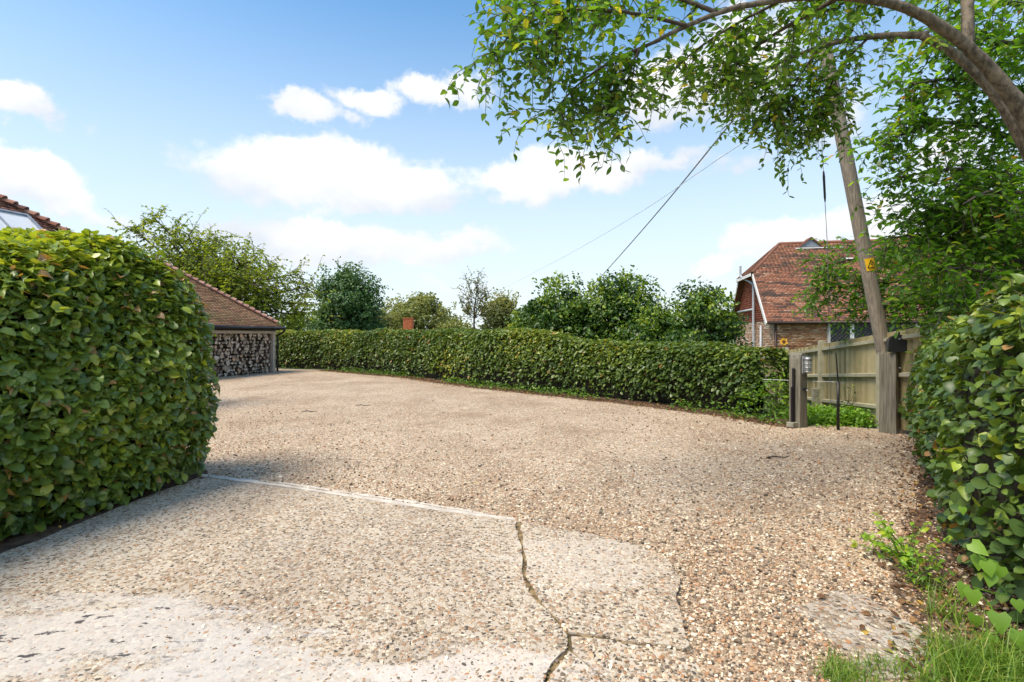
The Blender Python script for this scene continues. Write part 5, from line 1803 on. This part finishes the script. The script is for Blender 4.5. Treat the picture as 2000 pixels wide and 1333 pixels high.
Q, _ = resample(front[1:], .02)
i = rp.integers(0, len(Q), 5200)
litter(Q[i] + np.column_stack([rp.normal(size=5200) * .16 - .16, rp.normal(size=5200) * .20 - .28]), .008, .045)
P = np.column_stack([rp.uniform(1.7, 6.4, 16000), rp.uniform(2.1, 8, 16000)])
lim_x = P[:, 1] * .80 - .04
keep = (P[:, 0] > lim_x - rp.exponential(.16, len(P))) & (P[:, 0] < lim_x + .7)
litter(P[keep], .012, .042)
P = np.column_stack([rp.uniform(-6, 6, 2600), rp.uniform(3, 14, 2600)])
keep = rp.uniform(size=2600) < np.where(P[:, 0] > 1.2, .34, .07)
P = P[keep & inside(P, gravel_poly) & (P[:, 0] > -2.4)]
litter(P, .016, .034)
P = np.column_stack([rp.uniform(-5, -3, 900), rp.uniform(1.8, 5.7, 900)])
fx = -3.42 + .29 * (P[:, 1] - 4.5)
litter(P[(P[:, 0] < fx + .10) & (P[:, 0] > fx - .7)], .022, .05)
cl.done()
o = link('leaf_litter', cl.mesh('leaf_litter', LEAF_OVAL, M['litter'], .3, .45), None, 'stuff')
o['label'] = 'scattered dry brown leaves on gravel and soil'

# sticks on the gravel
for (x, y, a, lab) in ((603, 806, .1, 'short dark stick on the gravel near the shed side'), (708, 794, -.15, 'dark twig on the gravel in front of the long hedge'), (1520, 897, .2, 'dark twig on the shaded gravel near the gate')):
    g0 = gnd(x, y)
    mb = MB(); mb.tube([g0 + np.array((-.14, 0, .02)), g0 + np.array((-.03, .02, .028)), g0 + np.array((.06, -.01, .02)), g0 + np.array((.16, .03 + a * .1, .025))], [.007, .010, .008, .004], 6)
    tag(mb.build('stick', M['bark_dark'], None), lab, 'stick', 'sticks on the gravel')


def blades(name, label, centres, n_each, h, spread, mat, wid=.004, lean=.55):
    V, T, Fa = [], [], []
    for c in centres:
        for _ in range(n_each):
            a = rp.uniform(0, 6.28)
            p = np.array(c) + np.array((rp.normal() * spread, rp.normal() * spread, 0))
            L_ = h * rp.uniform(.45, 1.15)
            out_ = np.array((math.cos(a), math.sin(a), 0)) * rp.uniform(.1, lean) * 1.6
            sd = np.array((-math.sin(a), math.cos(a), 0)) * wid * rp.uniform(.6, 1.3)
            b0 = len(V)
            for k in range(5):
                u_ = k / 4
                q = p + np.array((0, 0, 1)) * L_ * (u_ - .30 * u_ * u_ * np.linalg.norm(out_)) + out_ * L_ * u_ * u_
                V += [q - sd * (1 - u_ * .9), q + sd * (1 - u_ * .9)]
            T += [float(rp.beta(2, 2))] * 10
            for k in range(4):
                Fa.append((b0 + 2 * k, b0 + 2 * k + 1, b0 + 2 * k + 3, b0 + 2 * k + 2))
    o = link(name, np_mesh(name, np.array(V), np.array(Fa), mat, np.array(T)), None, 'stuff')
    o['label'] = label
    return o


cs = [gnd(x, y) for x, y in zip(rp.uniform(1840, 2010, 34), rp.uniform(1290, 1380, 34))] + [gnd(x, y) for x, y in ((1850, 1180), (1835, 1205), (1865, 1215), (1820, 1330), (1800, 1350), (1960, 1270), (1990, 1290))]
blades('verge_grass', 'bright green long grass tufts under the near hedge', cs, 26, .19, .045, M['grass'], .0042, .95)
cs = [gnd(x, y) for x, y in zip(rp.uniform(1610, 1740, 16), rp.uniform(1295, 1345, 16))]
blades('short_grass', 'short yellowish grass growing through the gravel', cs, 34, .07, .035, M['grass'], .003, .8)
cs = [gnd(x, y, .0) for x, y in ((1118, 1270), (1305, 1270), (1300, 1266), (1078, 1330), (1118, 1262))]
blades('crack_grass', 'tiny grass sprouting from the cracks in the concrete', cs, 12, .03, .012, M['grass'], .002, .8)
cs = [gnd(x, y) + np.array((0, 0, .02)) for x, y in ((10, 1040), (40, 1035), (70, 1030), (120, 1020), (-20, 1050))]
blades('dry_grass', 'thin dry grass at the foot of the clipped hedge', cs, 10, .22, .05, M['litter'], .002, 1.1)


def weed(label, base, n, h, lsize, mat, spread, tpl=LEAF_OVAL, name='weed', cat='weed', step=.05, lean=(0, 0, 0)):
    e = empty(name, tuple(base), label, cat)
    cl, mb = Cloud(), MB()
    for k in range(n):
        d = unit(np.array((0, 0, 1.)) + rp.normal(size=3) * spread + np.array(lean))
        pts = [np.array(base) + rp.normal(size=3) * np.array((.03, .03, 0))]
        for j in range(5):
            pts.append(pts[-1] + d * h / 5 * rp.uniform(.7, 1.2))
            d = unit(d + rp.normal(size=3) * .15 + np.array((0, 0, -.05)))
        mb.tube(pts, np.linspace(.004, .0015, 6), 4, cap=False)
        R_, _ = resample(np.array(pts), step)
        kk = len(R_)
        tip = unit(rp.normal(size=(kk, 3)) + np.array((0, 0, .1)))
        cl.add(R_, unit(np.array((0, 0, 1.)) + rp.normal(size=(kk, 3)) * .4), tip, lsize * rp.uniform(.6, 1.2, kk), rp.beta(2, 2, kk))
    mb.build('stems', M['bark_dark'] if mat is not M['bright'] else M['ground_cover'], e, 'stuff')
    cl.done()
    link('foliage', cl.mesh('foliage', tpl, mat, .15, .3), e, 'stuff')
    return e


weed('yellow green feathery weed spilling onto the gravel from the near hedge', gnd(1775, 1105), 26, .34, .045, M['bright'], .55, step=.028, lean=(-.45, .2, 0))
weed('green leafy weed at the hedge foot behind the grass', gnd(1800, 1150), 16, .26, .040, M['ground_cover'], .5, step=.03)
weed('sparse shrub with thin stems against the fence boards', np.array((6.15, 9.35, -.1)), 12, .75, .055, M['shrub'], .30, step=.075, name='rose_bush', cat='bush')
weed('small thin shrub beside the fence post', np.array((5.55, 9.7, -.1)), 9, .62, .050, M['far_light'], .38, step=.08, name='rose_bush', cat='bush')
weed('pale plant leaning between long hedge and pointed post', np.array((4.72, 9.2, 0)), 9, .9, .06, M['ground_cover'], .25, step=.08, name='garden_plant', cat='plant')
# sunflower over the fence
sb = np.array((7.05, 13.3, -.5))
sf = empty('sunflower', tuple(sb), 'single yellow sunflower looking over the fence top', 'flower')
hd = at(1531, 668, 13.3)
mb = MB(); mb.tube(smooth_path([sb, (sb + hd) / 2 + np.array((.05, 0, 0)), hd + np.array((.03, .05, -.02))], 2), .013, 6); mb.build('stem', M['ground_cover'], sf)
mb = MB(); fdir = unit(np.array((-.6, -1, .1))); mb.tube([hd, hd + fdir * .03], [.045, .04], 12); mb.build('disc', M['seed'], sf)
s_ = unit(np.cross(fdir, Z)); u_ = np.cross(s_, fdir)
mb = MB()
for k in range(16):
    a = k / 16 * 6.283
    dr = s_ * math.cos(a) + u_ * math.sin(a)
    tn = -s_ * math.sin(a) + u_ * math.cos(a)
    c = hd + fdir * .012
    mb.add([c + dr * .038, c + dr * .065 + tn * .02 + fdir * .012, c + dr * (.095 + .02 * math.sin(k * 2.3)), c + dr * .065 - tn * .02 + fdir * .012], [(0, 1, 2, 3)])
mb.build('petals', M['petal'], sf, 'stuff')
cl = Cloud()
for k in range(26):
    q = sb * (1 - k / 30) + hd * (k / 30)
    cl.add(q + rp.normal(size=3) * .06, unit(rp.normal(size=3) * .5 + Z), rp.normal(size=3), rp.uniform(.12, .2), rp.uniform(.3, 1))
cl.done()
link('leaves', cl.mesh('leaves', LEAF_HEART, M['bright']), sf, 'stuff')

# bindweed on the near hedge: each big leaf a part
bw = empty('bindweed', tuple(gnd(1940, 1240)), 'bindweed with large pale heart shaped leaves climbing the near hedge', 'climber')
bme = [np_mesh('leaf', leaf_local(LEAF_HEART, .15, .25), np.asarray(LEAF_HEART[1]), M['bright'], np.full(10, c)) for c in (.0, .1, .3, .8)]
BW = [(1895, 1060, 2.72, .11), (1912, 1085, 2.72, .10), (1900, 1150, 2.66, .11), (1885, 1140, 2.7, .10), (1950, 1195, 2.55, .13), (1935, 1120, 2.6, .09), (1955, 1105, 2.6, .10), (1925, 1095, 2.6, .10), (1990, 1230, 2.48, .13),
      (1970, 695, 3.0, .10), (1870, 905, 3.0, .07), (1985, 1170, 2.55, .08), (1905, 1200, 2.6, .09), (1880, 990, 2.85, .06), (1940, 1240, 2.5, .08)]
vine = []
for i, (x, y, d_, s) in enumerate(BW):
    p = at(x, y, d_ - .12)
    n_ = unit(np.array((-.75, -.75, .35)) + rp.normal(size=3) * .25)
    t_ = unit(np.array((rp.normal() * .5, -.1, -1.0)))
    t_ = unit(t_ - n_ * np.dot(n_, t_))
    sd = np.cross(t_, n_)
    o = bpy.data.objects.new('leaf', bme[int(rp.integers(0, 3)) if y < 1190 else int(rp.integers(0, 2))] if i != 10 else bme[3])
    COL.objects.link(o)
    o.parent = bw
    o.matrix_parent_inverse = Matrix.Translation(-Vector(bw.location))
    Ax = np.column_stack([sd, t_, n_]) * s * .72
    o.matrix_basis = Matrix([[*Ax[k], p[k]] for k in range(3)] + [[0, 0, 0, 1]])
    if y > 1040:
        vine.append(p - n_ * .05)
mb = MB(); mb.tube(smooth_path(sorted(vine, key=lambda q: q[2]), 2), .003, 4, cap=False); mb.build('stem', M['ground_cover'], bw)
